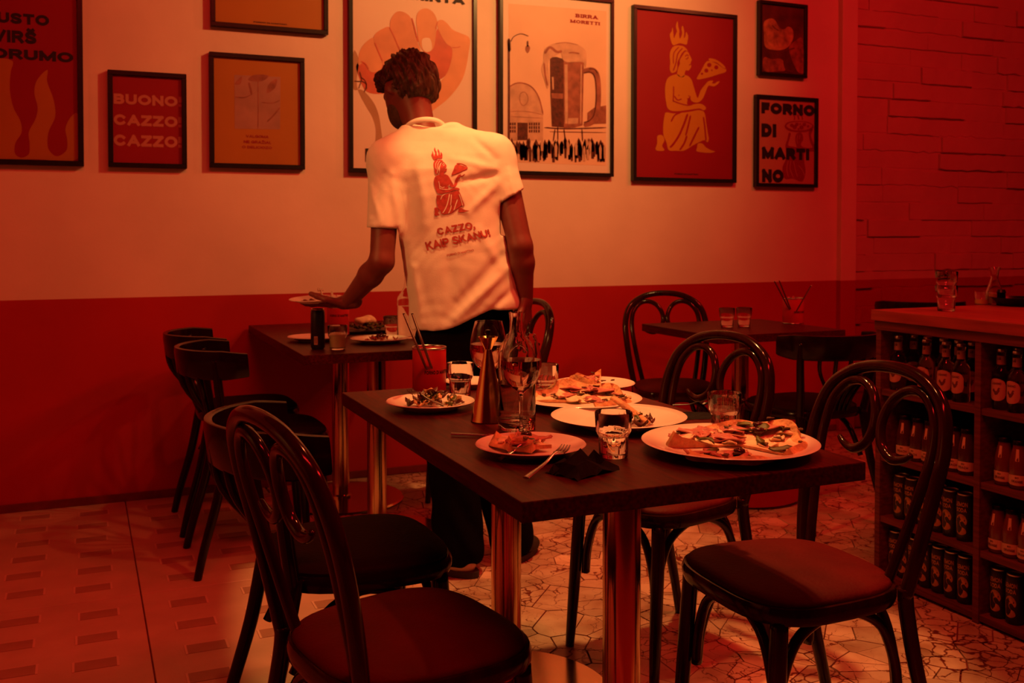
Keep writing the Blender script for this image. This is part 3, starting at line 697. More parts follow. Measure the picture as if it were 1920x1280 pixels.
# --- 7 seated woman with a flame and a slice of pizza
WOMAN_FILL = {
 'flame': [(300, 310), (283, 270), (278, 235), (290, 215), (296, 188), (302, 230), (306, 262), (316, 240), (326, 215), (320, 190), (322, 165), (331, 146), (335, 180), (343, 210), (341, 240), (347, 265), (356, 250), (362, 225), (358, 200), (364, 176), (374, 200), (376, 230), (374, 262), (383, 250), (390, 220), (403, 250), (398, 285), (392, 305), (345, 297)],
 'hair': [(302, 320), (330, 312), (370, 318), (395, 340), (400, 350), (382, 346), (358, 368), (345, 395), (330, 425), (328, 470), (318, 492), (290, 500), (278, 480), (280, 430), (277, 380), (284, 345)],
 'face': [(400, 354), (412, 375), (428, 412), (423, 424), (420, 438), (425, 450), (418, 470), (405, 484), (388, 483), (380, 500), (378, 520), (360, 530), (330, 515), (334, 470), (347, 435), (346, 415), (362, 385), (385, 354)],
 'body': [(330, 510), (300, 515), (265, 535), (248, 580), (245, 640), (252, 700), (264, 745), (290, 760), (340, 762), (400, 755), (450, 748), (485, 745), (508, 756), (522, 750), (526, 742), (518, 728), (490, 713), (450, 714), (420, 722), (398, 715), (398, 690), (414, 664), (425, 690), (450, 704), (478, 700), (500, 680), (520, 640), (535, 600), (545, 588), (580, 592), (602, 580), (620, 558), (600, 562), (588, 572), (566, 570), (575, 556), (545, 556), (520, 580), (490, 620), (468, 672), (455, 640), (440, 590), (425, 545), (400, 520), (378, 516), (355, 528)],
 'skirt': [(250, 772), (300, 778), (340, 776), (420, 765), (480, 756), (510, 766), (520, 790), (528, 850), (540, 920), (545, 950), (536, 976), (515, 962), (490, 970), (440, 995), (400, 1020), (370, 1034), (320, 1034), (270, 1030), (255, 980), (235, 930), (232, 870), (240, 800)],
 'front_foot': [(470, 985), (500, 985), (525, 1010), (560, 1030), (588, 1040), (560, 1048), (500, 1045), (460, 1035), (465, 1010)],
 'rear_foot': [(195, 930), (225, 928), (240, 960), (225, 1000), (240, 1030), (200, 1035), (180, 1025), (190, 985)],
 'slice': [(463, 542), (490, 490), (528, 424), (545, 418), (600, 438), (645, 468), (664, 476), (662, 492), (610, 510), (540, 532)],
 'crust': [(545, 402), (590, 408), (640, 440), (660, 466), (646, 466), (600, 430), (548, 416)]}
WOMAN_LINES = [([(400, 780), (375, 850), (340, 930), (300, 990), (278, 1012)], 11), ([(420, 790), (402, 870), (386, 930)], 9), ([(478, 870), (448, 930), (412, 1005)], 10), ([(508, 800), (518, 880), (526, 968)], 8), ([(352, 772), (312, 790), (286, 835)], 8), ([(395, 930), (375, 985), (345, 1030)], 10),
 ([(300, 700), (303, 640), (303, 590)], 6), ([(300, 692), (340, 708), (395, 722), (430, 718)], 6), ([(365, 330), (332, 370), (320, 430), (300, 488)], 6), ([(340, 322), (305, 365), (302, 440)], 5), ([(308, 658), (330, 686), (360, 678)], 6), ([(396, 676), (410, 680), (418, 660)], 6),
 ([(382, 388), (395, 376), (406, 384)], 5), ([(386, 404), (398, 402), (404, 390)], 5), ([(408, 446), (424, 442)], 5), ([(332, 440), (345, 430)], 5)]
WOMAN_DOTS = [(548, 446, 15), (596, 462, 14), (528, 484, 14), (498, 506, 8), (566, 482, 5), (340, 654, 4), (408, 658, 4)]
dot = lambda x, y, r: [(x + r * math.cos(a * PI / 4), y + r * math.sin(a * PI / 4)) for a in range(8)]
f = frame('crimson poster of a golden seated woman with flame and pizza slice', [(1188, 9), (1382.5, 26.8), (1382.5, 341.3), (1188.8, 340)], M['print_crimson'])
art(f, 'print_woman', list(WOMAN_FILL.values()), zw, 1, M['print_gold'])
strokes(f, 'print_lines', [(l, w * 1.3) for l, w in WOMAN_LINES], zw, 2, M['print_crimson']); art(f, 'print_dots', [dot(*d) for d in WOMAN_DOTS], zw, 2, M['print_crimson'])
lettering(f, 'FORNO DI MARTINO', zw(310, 1187), zw(472, 1202), M['ink'], 2, .02)
# --- 8 small dark photo
f = frame('small dark brown photograph in a frame, top right of the group', [(1424, 0), (1515, 8), (1514.6, 145), (1425.6, 141.4)], M['print_dark'], .018)
art(f, 'print_glow', [[(180, 330), (260, 280), (330, 290), (420, 420), (480, 440), (540, 400), (600, 430), (620, 560), (560, 680), (480, 740), (300, 750), (200, 700), (178, 500)]], z8, 1, mat('print_amber_blur', (.46, .20, .09), .5, noise=.5, nscale=22))
art(f, 'print_forms', [[(180, 860), (300, 890), (420, 880), (480, 930), (500, 1050), (400, 1070), (182, 1060)], [(560, 680), (640, 620), (740, 560), (770, 700), (770, 1100), (700, 1090), (640, 1000), (560, 780)]], z8, 2, mat('print_rust_blur', (.30, .08, .04), .5, noise=.5, nscale=30))
strokes(f, 'print_dark_curve', [([(484, 900), (490, 980), (530, 1050), (620, 1075)], 30), ([(250, 750), (400, 765), (520, 755), (640, 720)], 16), ([(300, 380), (350, 430), (400, 460)], 10)], z8, 3, M['print_dark'])
# --- 9 forno di martino
f = frame('pink poster with four lines of heavy black letters, rightmost on the wall', [(1418.7, 177.5), (1534.9, 183), (1534.9, 350.6), (1418.7, 350.6)], M['print_pink'], .020)
pr = M['print_crimson']
art(f, 'print_pizza', [[(455, 490), (480, 450), (540, 432), (640, 428), (740, 440), (800, 480), (800, 510), (760, 545), (680, 562), (600, 562), (520, 550), (470, 520)]], z9, 1, pr)
art(f, 'print_pizza_top', [[(475, 488), (500, 458), (560, 442), (640, 438), (730, 450), (785, 484), (740, 525), (640, 540), (540, 530)]], z9, 2, M['print_pink'])
art(f, 'print_topping', [dot(x, y, r) for x, y, r in ((540, 480, 22), (600, 468, 22), (575, 502, 26), (655, 505, 26), (690, 470, 22), (735, 492, 16), (640, 465, 10), (620, 525, 12))], z9, 3, pr)
art(f, 'print_figure', [[(510, 565), (528, 575), (515, 640), (500, 720), (560, 735), (600, 740), (590, 700), (584, 620), (600, 580), (640, 566), (668, 590), (676, 650), (650, 710), (680, 740), (790, 745), (770, 700), (745, 600), (750, 550), (790, 520), (790, 545), (770, 600), (800, 690), (822, 750), (815, 790), (700, 800), (690, 900), (705, 1040), (670, 1150), (630, 1150), (560, 1120), (460, 1120), (430, 990), (470, 880), (470, 780), (465, 720), (490, 640)]], z9, 1, pr)
strokes(f, 'print_steam', [([(570, 415), (575, 385), (565, 360)], 12), ([(625, 412), (618, 380), (612, 350)], 16), ([(668, 415), (665, 385), (660, 360)], 12)], z9, 2, pr)
strokes(f, 'print_folds', [([(500, 900), (480, 1000), (500, 1100)], 7), ([(530, 900), (520, 1000), (560, 1110)], 7), ([(560, 900), (580, 1000), (610, 1100)], 7), ([(620, 960), (670, 1020), (690, 1080)], 7), ([(612, 590), (604, 650), (610, 700)], 6), ([(640, 590), (630, 650)], 6)], z9, 2, M['print_pink'])
for b, x1, y0, y1 in (('FORNO', 814, 192, 372), ('DI', 352, 455, 624), ('MARTI', 748, 728, 900), ('NO', 440, 993, 1166)): lettering(f, b, z9(176, y0), z9(x1, y1), M['ink'], 5, .052)
# ================================================================== bar counter with drinks shelves
CX0, CY1 = 2.45, 2.575
ct = thing('bar_worktop', 'thick reddish wooden worktop on the drinks shelves at right', 'counter', (0, 0, 0))
bm = BM(); box(bm, CX0 - .012, 3.3, .5, CY1 + .012, .876, .912, .003); obj('slab', bm, M['countertop'], ct)
bm = BM(); box(bm, CX0 - .004, CX0 + .016, .5, CY1 + .004, .845, .8755, .002); obj('front_rail', bm, M['shelfwood'], ct)
sh = thing('drinks_shelf', 'open dark wooden shelf unit under the bar worktop, full of bottles and cans', 'shelf', (0, 0, 0))
DIV = [2.575, 2.172, 1.775, 1.375, .975, .575]; LEV = [.030, .222, .428, .648]
for i, y in enumerate(DIV):
    bm = BM(); box(bm, CX0, 3.0, y - .022, y, 0, .844, .0015); obj('side_panel' if i in (0, 5) else 'divider', bm, M['shelfwood'], sh)
for a, b_ in zip(DIV, DIV[1:]):
    for z in LEV:
        bm = BM(); box(bm, CX0 + .004, 2.99, b_ + .0005, a - .0225, z - .020, z, .0015); obj('shelf_board', bm, M['shelfwood'], sh)
bm = BM(); box(bm, 2.992, 3.012, .5, 2.575, 0, .844); obj('back_panel', bm, M['shelfwood'], sh)
M['label_red'] = mat('bottle_label', (.50, .22, .18), .5, noise=.06, nscale=30); M['label_cream'] = mat('bottle_label_cream', (.60, .40, .28), .5, noise=.06, nscale=30)
M['juice'] = mat('orange_juice', (.14, .026, .008), .25, noise=.1, coat=.5); M['juice2'] = mat('peach_juice', (.06, .012, .006), .25, noise=.1, coat=.5)
M['btl'] = mat('bottle_glass', (.85, .66, .62), .02, trans=1.0, ior=1.35)
M['can'] = mat('can_dark_print', (.025, .018, .022), .3, .2, noise=.3, nscale=25); M['can_art'] = mat('can_yellow_print', (.36, .20, .035), .35, noise=.35, nscale=60); M['can_silver'] = mat('can_aluminium', (.6, .56, .52), .28, 1.0, noise=.05)
def cyl_text(body, r, a_mid, width, z0, h, off=.03):
    v, f = text_mesh(body, off); V = []
    for u, w in v:
        a = a_mid + (u - .5) * width / r; V.append((r * math.cos(a), r * math.sin(a), z0 + w * h))
    return V, f
def cyl_patch(r, a0, a1, z0, z1, n=10, round_=0.0):
    V = []; F = []
    for i in range(n + 1):
        t = i / n; a = a0 + (a1 - a0) * t; e = round_ * (1 - math.sqrt(max(0, 1 - (2 * t - 1) ** 2)))
        V += [(r * math.cos(a), r * math.sin(a), z0 + e), (r * math.cos(a), r * math.sin(a), z1 - e)]
    for i in range(n): F.append((2 * i, 2 * i + 2, 2 * i + 3, 2 * i + 1))
    return V, F
def cyl_shape(pts, r, a_mid, z0, s):
    """outline (x,y) wrapped on a cylinder"""
    q = delaunay_2d_cdt([Vector(p) for p in pts], [], [list(range(len(pts)))], 1, 1e-6)
    return [(r * math.cos(a_mid + p.x * s / r), r * math.sin(a_mid + p.x * s / r), z0 + p.y * s) for p in q[0]], [tuple(f) for f in q[2]]
ROOSTER = smooth2([(-5, 6), (-7, 2), (-4, -1), (-3, -4), (-1, -5), (2, -4), (4, -1), (6, 3), (5, 5), (7, 6), (5, 8), (3, 7), (1, 2), (-2, 2), (-3, 4)], 3)
AF = R(193)      # the side of each bottle that faces the room
def make_tonic():
    t = thing('soda_bottle', '', 'bottle')
    bm = BM(); lathe(bm, [(0, 0), (.024, 0), (.0265, .004), (.0265, .098), (.025, .108), (.018, .118), (.0128, .130), (.0118, .160), (.0130, .164), (.0130, .170), (0, .170)], 20); obj('bottle', bm, M['btl'], t, True, angle=45)
    bm = BM(); lathe(bm, [(0, .1695), (.0138, .1695), (.0142, .172), (.0128, .178), (0, .179)], 14, mod=lambda a, i: 1 + .03 * math.cos(14 * a)); obj('cap', bm, M['can_silver'], t, True, angle=40)
    obj('label', cyl_patch(.0270, AF - 1.0, AF + 1.0, .026, .092, 12, .018), M['label_red'], t)
    bm = BM(); lathe(bm, [(.0131, .132), (.0124, .158)], 16); obj('neck_label', bm, M['label_red'], t, True)
    obj('lettering', cyl_text('LGANC', .0273, AF, .030, .074, .007), M['print_sepia'], t)
    obj('rooster_print', cyl_shape(ROOSTER, .0273, AF, .052, .0017), M['print_sepia'], t)
    obj('neck_lettering', cyl_text('LG', .0133, AF, .010, .146, .008), M['print_sepia'], t)
    return t
def make_juice(m, word):
    t = thing('juice_bottle', '', 'bottle')
    bm = BM(); lathe(bm, [(0, 0), (.024, 0), (.027, .004), (.027, .070), (.0255, .085), (.0195, .110), (.0175, .120), (.0175, .128), (0, .128)], 20); obj('bottle', bm, m, t, True, angle=45)
    bm = BM(); lathe(bm, [(0, .127), (.0190, .127), (.0190, .138), (.0175, .140), (0, .140)], 20); obj('cap', bm, M['dark_metal'], t, True, angle=40)
    obj('label', cyl_patch(.0275, AF - 1.35, AF + 1.35, .012, .042, 12, .005), M['label_cream'], t)
    obj('seal_strip', (lambda: ([( (.0262 - .00005 + (.0068 if k else 0) * -1) * math.cos(AF + s), (.0262 - (.0068 if k else 0)) * math.sin(AF + s), .082 + k * .034) for k in (0, 1) for s in (-.2, .2)], [(0, 1, 3, 2)]))(), M['label_cream'], t)
    obj('lettering', cyl_text(word, .0278, AF, .032, .020, .008), M['print_sepia'], t)
    obj('small_lettering', cyl_text('BIO', .0278, AF, .010, .032, .005), M['print_sepia'], t)
    return t
LEMON = smooth2([(-8, 0), (-9, 8), (-6, 16), (0, 20), (6, 17), (9, 9), (7, 4), (3, 9), (-1, 7), (1, 1), (6, -2), (8, -8), (2, -12), (-6, -10)], 3)
def make_can():
    t = thing('soda_can', '', 'can')
    bm = BM(); lathe(bm, [(0, .002), (.019, .002), (.021, 0), (.0255, .008), (.0255, .133), (.0225, .142)], 20); obj('body', bm, M['can'], t, True, angle=45)
    bm = BM(); lathe(bm, [(.0224, .141), (.0232, .1435), (.0225, .146), (.021, .143), (0, .143)], 20); obj('lid', bm, M['can_silver'], t, True, angle=40)
    obj('lettering', cyl_text('LEMON', .0258, AF, .040, .108, .014, .02), M['can_art'], t); obj('lettering', cyl_text('SODA', .0258, AF, .034, .091, .013, .02), M['can_art'], t)
    obj('lemon_print', cyl_shape(LEMON, .0258, AF, .045, .0020), M['can_art'], t)
    return t
ORD = ['first', 'second', 'third', 'fourth', 'fifth', 'sixth', 'seventh', 'eighth', 'ninth']
def row(proto, first, items, z, what, where, group):
    """items: pixel column, depth behind the shelf front"""
    for k, (px, dx) in enumerate(items):
        p = atx(px, 800, CX0 + .045 + dx); hi = max(d for d in DIV if d - .40 < p.y < d + .03); p.y = min(max(p.y, hi - .40 + .030), hi - .022 - .030)
        o = proto if first else copy_tree(proto); first = False
        lab = '%s from the left %s' % (ORD[k], where)
        put(o, (CX0 + .045 + dx, p.y, z + .0005), random.uniform(-.25, .25) + (0 if dx < .03 else .5), '%s, %s' % (what, lab), group)
def spread(items): return items
tn = make_tonic()
row(tn, True, [(1683, 0), (1736, .0), (1773, 0), (1801, .0)], .648, 'clear soda bottle in front', 'on top shelf of far bay', 'clear soda bottles on the shelf')
row(tn, False, [(1699, .07), (1738, .068), (1768, .07), (1796, .07), (1822, .062)], .648, 'clear soda bottle behind others', 'on top shelf of far bay', 'clear soda bottles on the shelf')
row(tn, False, [(1872, .004), (1906, .0)], .648, 'clear soda bottle in front', 'on top shelf of near bay', 'clear soda bottles on the shelf')
row(tn, False, [(1905, .07), (1942, .07)], .648, 'clear soda bottle behind others', 'on top shelf of near bay', 'clear soda bottles on the shelf')
j1 = make_juice(M['juice2'], 'PEACH')
row(j1, True, [(1697, 0), (1722, .0), (1745, 0), (1769, 0), (1791, 0), (1814, 0)], .428, 'small dark juice bottle', 'on second shelf of far bay', 'juice bottles on the shelf')
j2 = make_juice(M['juice'], 'ORANGE')
row(j2, True, [(1884, 0), (1912, .0)], .428, 'orange juice bottle', 'on second shelf of near bay', 'juice bottles on the shelf')
row(j2, False, [(1864, 0), (1900, .0), (1930, 0)], .222, 'orange juice bottle', 'on third shelf of near bay', 'juice bottles on the shelf')
cn = make_can()
row(cn, True, [(1692, 0), (1713, 0), (1737, .0), (1762, 0), (1785, 0), (1811, 0)], .222, 'dark lemon soda can', 'on third shelf of far bay', 'soda cans on the shelf')
row(cn, False, [(1683, 0), (1701, 0), (1720, .0), (1741, 0), (1765, 0), (1789, 0), (1814, 0)], .030, 'dark lemon soda can', 'on bottom shelf of far bay', 'soda cans on the shelf')
row(cn, False, [(1877, 0), (1907, 0)], .030, 'dark lemon soda can', 'on bottom shelf of near bay', 'soda cans on the shelf')
# ================================================================== glasses, plates, food
TZ = .7502
def rib(n, k): return lambda a, i: 1 + k * abs(math.cos(n * a / 2))
def make_tumbler(label, fill=.5, liquid='water', loc=(0, 0, 0), s=1.0):
    t = thing('ribbed_tumbler', label, 'glass', loc, 0, 'ribbed drinking glasses')
    out = [(0, 0), (.0245, 0), (.0262, .002), (.0275, .040), (.0300, .044), (.0312, .047), (.0325, .050), (.0345, .084), (.0340, .0855)]
    inn = [(.0326, .0845), (.0306, .050), (.0258, .038), (.0245, .010), (.020, .0085), (0, .008)]
    bm = BM(); lathe(bm, [(r * s, z * s) for r, z in out + inn], 60, mod=lambda a, i: 1 + (.034 * abs(math.cos(10 * a)) if 2 <= i <= 7 else 0)); obj('glass', bm, M['glass'], t, True, angle=50)
    if fill:
        h = .0085 + fill * .074; rr = lambda z: .0247 + (z - .010) * .0464 if z < .038 else .0261 + max(0, z - .038) * .14
        prof = [(0, .0078), (.0202, .0083), (.0247, .0098)] + [(rr(.01 + (h - .01) * k / 4) + .0001, .01 + (h - .01) * k / 4) for k in range(1, 5)] + [(0, h)]
        bm = BM(); lathe(bm, [(r * s, z * s) for r, z in prof], 36); obj('liquid', bm, M[liquid], t, True, angle=50)
    return t
def make_wineglass(label, loc, fill=.75, s=1.0, tilt=0):
    t = thing('wine_glass', label, 'glass', loc, 0, 'tall wine glasses')
    out = [(0, 0), (.036, 0), (.037, .0015), (.020, .004), (.006, .008), (.0038, .020), (.0036, .070), (.0050, .088), (.012, .096), (.028, .108), (.040, .128), (.0435, .148), (.0420, .170), (.0365, .195), (.0318, .2130)]
    inn = [(.0312, .2128), (.0360, .195), (.0413, .170), (.0428, .148), (.0392, .128), (.027, .109), (.010, .098), (0, .0965)]
    bm = BM(); lathe(bm, [(r * s, z * s) for r, z in out + inn], 40); obj('glass', bm, M['glass'], t, True, angle=60)
    pr = [(0, .0963), (.0101, .0978), (.0271, .1088), (.0393, .1278), (.0429, .148), (.0422, .160)]
    bm = BM(); lathe(bm, [(r * s, z * s) for r, z in pr + [(0, .160)]], 40); obj('wine', bm, M['rose'], t, True, angle=40)
    return t
def plate_profile(R_, h=.020): return [(0, .002), (R_ * .52, .002), (R_ * .55, 0), (R_ * .60, 0), (R_ * .62, .003), (R_ * .85, h * .62), (R_ * .985, h * .93), (R_, h), (R_ * .985, h + .0015), (R_ * .86, h * .72 + .002), (R_ * .64, .0065), (R_ * .55, .0050), (0, .0048)]
def make_plate(label, loc, r, h=.020):
    t = tag(obj('plate', lathe(BM(), plate_profile(r, h), 64), M['ceramic'], None, True, angle=60), label, 'plate', 'white dinner plates'); t.location = loc; return t
def P(x, y, h=TZ): v = atz(x, y, h); return (v.x, v.y, TZ)
# food materials
M['crust'] = mat('pizza_crust', (.72, .42, .20), .7, noise=.35, nscale=45, bump=.5, bscale=90)
M['cheese'] = mat('melted_cheese', (.86, .68, .44), .42, noise=.22, nscale=50, bump=.3, bscale=60)
M['ham'] = mat('ham_slice', (.52, .17, .15), .45, noise=.25, nscale=70, bump=.2, bscale=90)
M['sauce'] = mat('tomato_sauce', (.46, .10, .04), .4, noise=.3, nscale=50)
M['char'] = mat('charred_spot', (.10, .045, .02), .8, noise=.4, nscale=60)
M['leaf'] = mat('green_leaf', (.10, .11, .012), .45, noise=.35, nscale=50, bump=.2)
M['radicchio'] = mat('dark_salad_leaf', (.12, .035, .025), .5, noise=.4, nscale=60)
M['olive'] = mat('black_olive', (.05, .014, .012), .15, noise=.2)
rf = random.Random(21)
def patch(bm, cx, cy, z, L, W, ang, wav=.004, n=6, m=4, tip=1.0, rnd=rf, curl=0.0):
    """a small wavy sheet (ham slice, leaf, cheese flap) with thickness"""
    top, bot = [], []; ph = rnd.random() * 6; ca, sa = math.cos(ang), math.sin(ang)
    for i in range(n + 1):
        a, b_ = [], []
        u = i / n * 2 - 1
        w = W * (max(0.05, 1 - abs(u) ** 2.2) ** .5 if tip < 1.5 else max(.04, (1 - abs(u)) ** .7 * (1.15 - .3 * u)))
        for j in range(m + 1):
            v = j / m * 2 - 1
            x = u * L + rnd.uniform(-.06, .06) * L; y = v * w + rnd.uniform(-.08, .08) * W
            zz = z + wav * (math.sin(u * 3.1 + ph) * .6 + math.sin(v * 2.6 + ph * 2) * .5 + rnd.uniform(-.2, .2)) + curl * (u * u + v * v) * L * .4
            a.append(bm.verts.new((cx + x * ca - y * sa, cy + x * sa + y * ca, zz + .0012))); b_.append(bm.verts.new((cx + x * ca - y * sa, cy + x * sa + y * ca, zz - .0006)))
        top.append(a); bot.append(b_)
    for g, fl in ((top, 0), (bot, 1)):
        for i in range(n):
            for j in range(m):
                q = (g[i][j], g[i + 1][j], g[i + 1][j + 1], g[i][j + 1]); bm.faces.new(q[::-1] if fl else q)
    per = [(0, j) for j in range(m + 1)] + [(i, m) for i in range(1, n + 1)] + [(n, j) for j in range(m - 1, -1, -1)] + [(i, 0) for i in range(n - 1, 0, -1)]
    for (a, b_), (c, d) in zip(per, per[1:] + per[:1]): bm.faces.new((top[a][b_], top[c][d], bot[c][d], bot[a][b_]))
    return bm
def make_pizza(name, label, loc, r, a0, a1, rz=0, seed=1, ham=10, olives=3, leaves=6, chars=10, height=.010, lift=.0, bumps=.006, cheese=8):
    t = thing(name, label, 'pizza', loc, rz, None); g = random.Random(seed)
    N, K = 44, 10; full = a1 - a0 > 6.2; ph = [g.random() * 6 for _ in range(6)]
    def edge(a): return r * (1 + .035 * math.sin(3 * a + ph[0]) + .03 * math.sin(7 * a + ph[1]) + .02 * math.sin(13 * a + ph[2]))
    def hz(a, q): return height * .35 + height * 1.1 * math.exp(-((q - .93) / .07) ** 2) * (.7 + .4 * math.sin(5 * a + ph[3])) + bumps * (math.sin(q * 7 + 3 * a + ph[4]) * math.sin(4 * a + ph[5])) * q + lift * q * q * (.5 + .5 * math.sin(2 * a + ph[1]))
    V = []; Fc = []; MI = []
    for k in range(K + 1):
        q = k / K
        for i in range(N + 1):
            a = a0 + (a1 - a0) * i / N; rr = edge(a) * q; z = hz(a, q) * (1 if k < K else .3)
            V.append((rr * math.cos(a), rr * math.sin(a), max(z, .001)))
    for k in range(K):
        for i in range(N):
            Fc.append((k * (N + 1) + i, (k + 1) * (N + 1) + i, (k + 1) * (N + 1) + i + 1, k * (N + 1) + i + 1)); MI.append(0 if k >= K - 2 else 1)
    nb = len(V)
    V += [(x * .985, y * .985, 0.0) for x, y, z in V]
    for k in range(K):
        for i in range(N): Fc.append(tuple(nb + x for x in (k * (N + 1) + i, k * (N + 1) + i + 1, (k + 1) * (N + 1) + i + 1, (k + 1) * (N + 1) + i))); MI.append(0)
    for i in range(N): Fc.append((K * (N + 1) + i, nb + K * (N + 1) + i, nb + K * (N + 1) + i + 1, K * (N + 1) + i + 1)); MI.append(0)
    if not full:
        for k in range(K):
            for s, i in ((0, 0), (1, N)):
                q = (k * (N + 1) + i, (k + 1) * (N + 1) + i, nb + (k + 1) * (N + 1) + i, nb + k * (N + 1) + i); Fc.append(q if s else q[::-1]); MI.append(0)
    o = obj('dough', (V, Fc), [M['crust'], M['cheese']], t, True, angle=60)
    for p, mi in zip(o.data.polygons, MI): p.material_index = mi
    def spot_(lo=.15, hi=.86):
        a = g.uniform(a0 + .12, a1 - .12) if not full else g.uniform(0, 2 * PI); q = g.uniform(lo ** 2, hi ** 2) ** .5
        return a, q, edge(a) * q * math.cos(a), edge(a) * q * math.sin(a), hz(a, q)
    for n_, nm, m_, L, W, tp, up in ((cheese, 'cheese', 'cheese', .024, .016, 1, .002), (ham, 'ham_slice', 'ham', .032, .021, 1, .004), (leaves, 'leaf', 'leaf', .028, .010, 2, .007), (chars, 'charred_spot', 'char', .009, .006, 1, .003)):
        for _ in range(n_):
            a, q, x, y, z = spot_(.1, .95 if nm == 'charred_spot' else .82)
            bm = BM(); k = g.uniform(.75, 1.25) * (r / .16) ** .5; patch(bm, x, y, z + up * 1.2, L * k, W * k, g.uniform(0, 6.3), .0045 if nm != 'charred_spot' else .001, 6, 4, tp, g, -.06 if nm == 'leaf' else .06); obj(nm, bm, M[m_], t, True)
    for _ in range(olives):
        a, q, x, y, z = spot_(.3, .75)
        bm = BM(); lathe(bm, [(0.002, 0), (.0085, .0005), (.0115, .006), (.0100, .011), (.0055, .0125), (.0035, .010), (.0030, .004)], 14, loc=(x, y, z + .003)); obj('olive', bm, M['olive'], t, True)
    return t
def make_scraps(label, loc, n, spread_, seed, mats=('radicchio', 'leaf', 'crust', 'ham'), height=.02, cat='salad', name='salad_leftovers', sx=1.0, rz=0):
    t = thing(name, label, cat, loc, rz); g = random.Random(seed)
    for k in range(n):
        a = g.uniform(0, 6.28); q = g.random() ** .7
        m_ = mats[k % len(mats)]
        z = .003 + height * (1 - q) * g.uniform(.1, 1)
        bm = BM(); patch(bm, q * spread_ * sx * math.cos(a), q * spread_ * math.sin(a), z + .002, g.uniform(.008, .018), g.uniform(.003, .007), g.uniform(0, 6.3), .006, 6, 3, 2 if m_ in ('leaf', 'radicchio') else 1, g, .5)
        obj('crust_piece' if m_ == 'crust' else 'ham_piece' if m_ == 'ham' else 'leaf', bm, M[m_], t, True)
    return t
# cutlery lying or standing; built along +x, handle end at x=0
def cut_mesh(kind, L=.19):
    bm = BM()
    if kind == 'stick_knife':
        tube(bm, [(0, 0, 0), (L * .45, 0, 0), (L, 0, 0)], [.0045, .0042, .0035], 8, 3, flat=(.55, 1.0)); return bm
    tube(bm, [(0, 0, 0), (L * .12, 0, .001), (L * .45, 0, .003), (L * .66, 0, .009), (L * .74, 0, .010)], [.0062, .0058, .0036, .0028, .0045], 8, 4, flat=(.38, 1.0))
    if kind == 'fork':
        tube(bm, [(L * .72, 0, .010), (L * .79, 0, .007), (L * .84, 0, .005)], [.004, .0105, .0108], 8, 3, flat=(.14, 1.0))
        for y in (-.0088, -.003, .003, .0088): tube(bm, [(L * .83, y, .005), (L * .92, y, .006), (L, y * .95, .011)], [.0019, .0018, .0010], 6, 3)
    elif kind == 'spoon':
        for i in range(1): lathe(bm, [(0, 0), (.010, .001), (.0185, .005), (.0195, .0062), (.0185, .0065), (.010, .0025), (0, .0018)], 20, loc=(L * .87, 0, .004), mod=lambda a, i: 1.35 - .35 * abs(math.sin(a)))
    else:
        tube(bm, [(L * .60, 0, .004), (L * .8, .001, .004), (L, .003, .004)], [.0055, .0085, .0035], 8, 4, flat=(.14, 1.0))
    return bm
def cutlery(kind, label, p, q, z=.0, group=None, L=None, m='steel', name=None):
    """handle end at p, tip towards q (world points)"""
    p = Vector(p); q = Vector(q); d = q - p
    o = obj(name or ('knife' if 'knife' in kind else kind), cut_mesh(kind, L or d.length), M[m], None, True, angle=50)
    xa = d.normalized(); ya = Vector((0, 0, 1)).cross(xa)
    if ya.length < 1e-3: ya = Vector((0, 1, 0))
    ya.normalize(); za = xa.cross(ya)
    o.matrix_world = Matrix(((xa.x, ya.x, za.x, p.x), (xa.y, ya.y, za.y, p.y), (xa.z, ya.z, za.z, p.z + z), (0, 0, 0, 1)))
    return tag(o, label, 'cutlery', group)
def make_tin(label, loc, r, h, text, facing, scale=1.0):
    t = thing('cutlery_tin', label, 'tin', loc, 0, 'red cutlery tins')
    bm = BM(); lathe(bm, [(0, .001), (r * .96, .001), (r, .004), (r, h - .004), (r * .985, h - .002), (r * .97, h - .004), (r * .97, .006), (0, .005)], 40); obj('can', bm, M['red_tin'], t, True, angle=45)
    bm = BM(); lathe(bm, [(r * .995, h - .005), (r * 1.02, h - .004), (r * 1.025, h - .001), (r * 1.0, h + .001), (r * .965, h - .001), (r * .968, h - .005)], 40); obj('rim', bm, M['steel'], t, True)
    bm = BM(); lathe(bm, [(r * .99, .005), (r * 1.02, .004), (r * 1.02, .001), (r * .95, 0), (0, .0005)], 40); obj('bottom_rim', bm, M['steel'], t, True)
    for s, body, z0, hh, w in text:
        obj('lettering', cyl_text(body, r * 1.004, facing + s, w, z0, hh, .03), M['ink'], t)
    return t
face = lambda p: math.atan2(-p[1], -p[0])
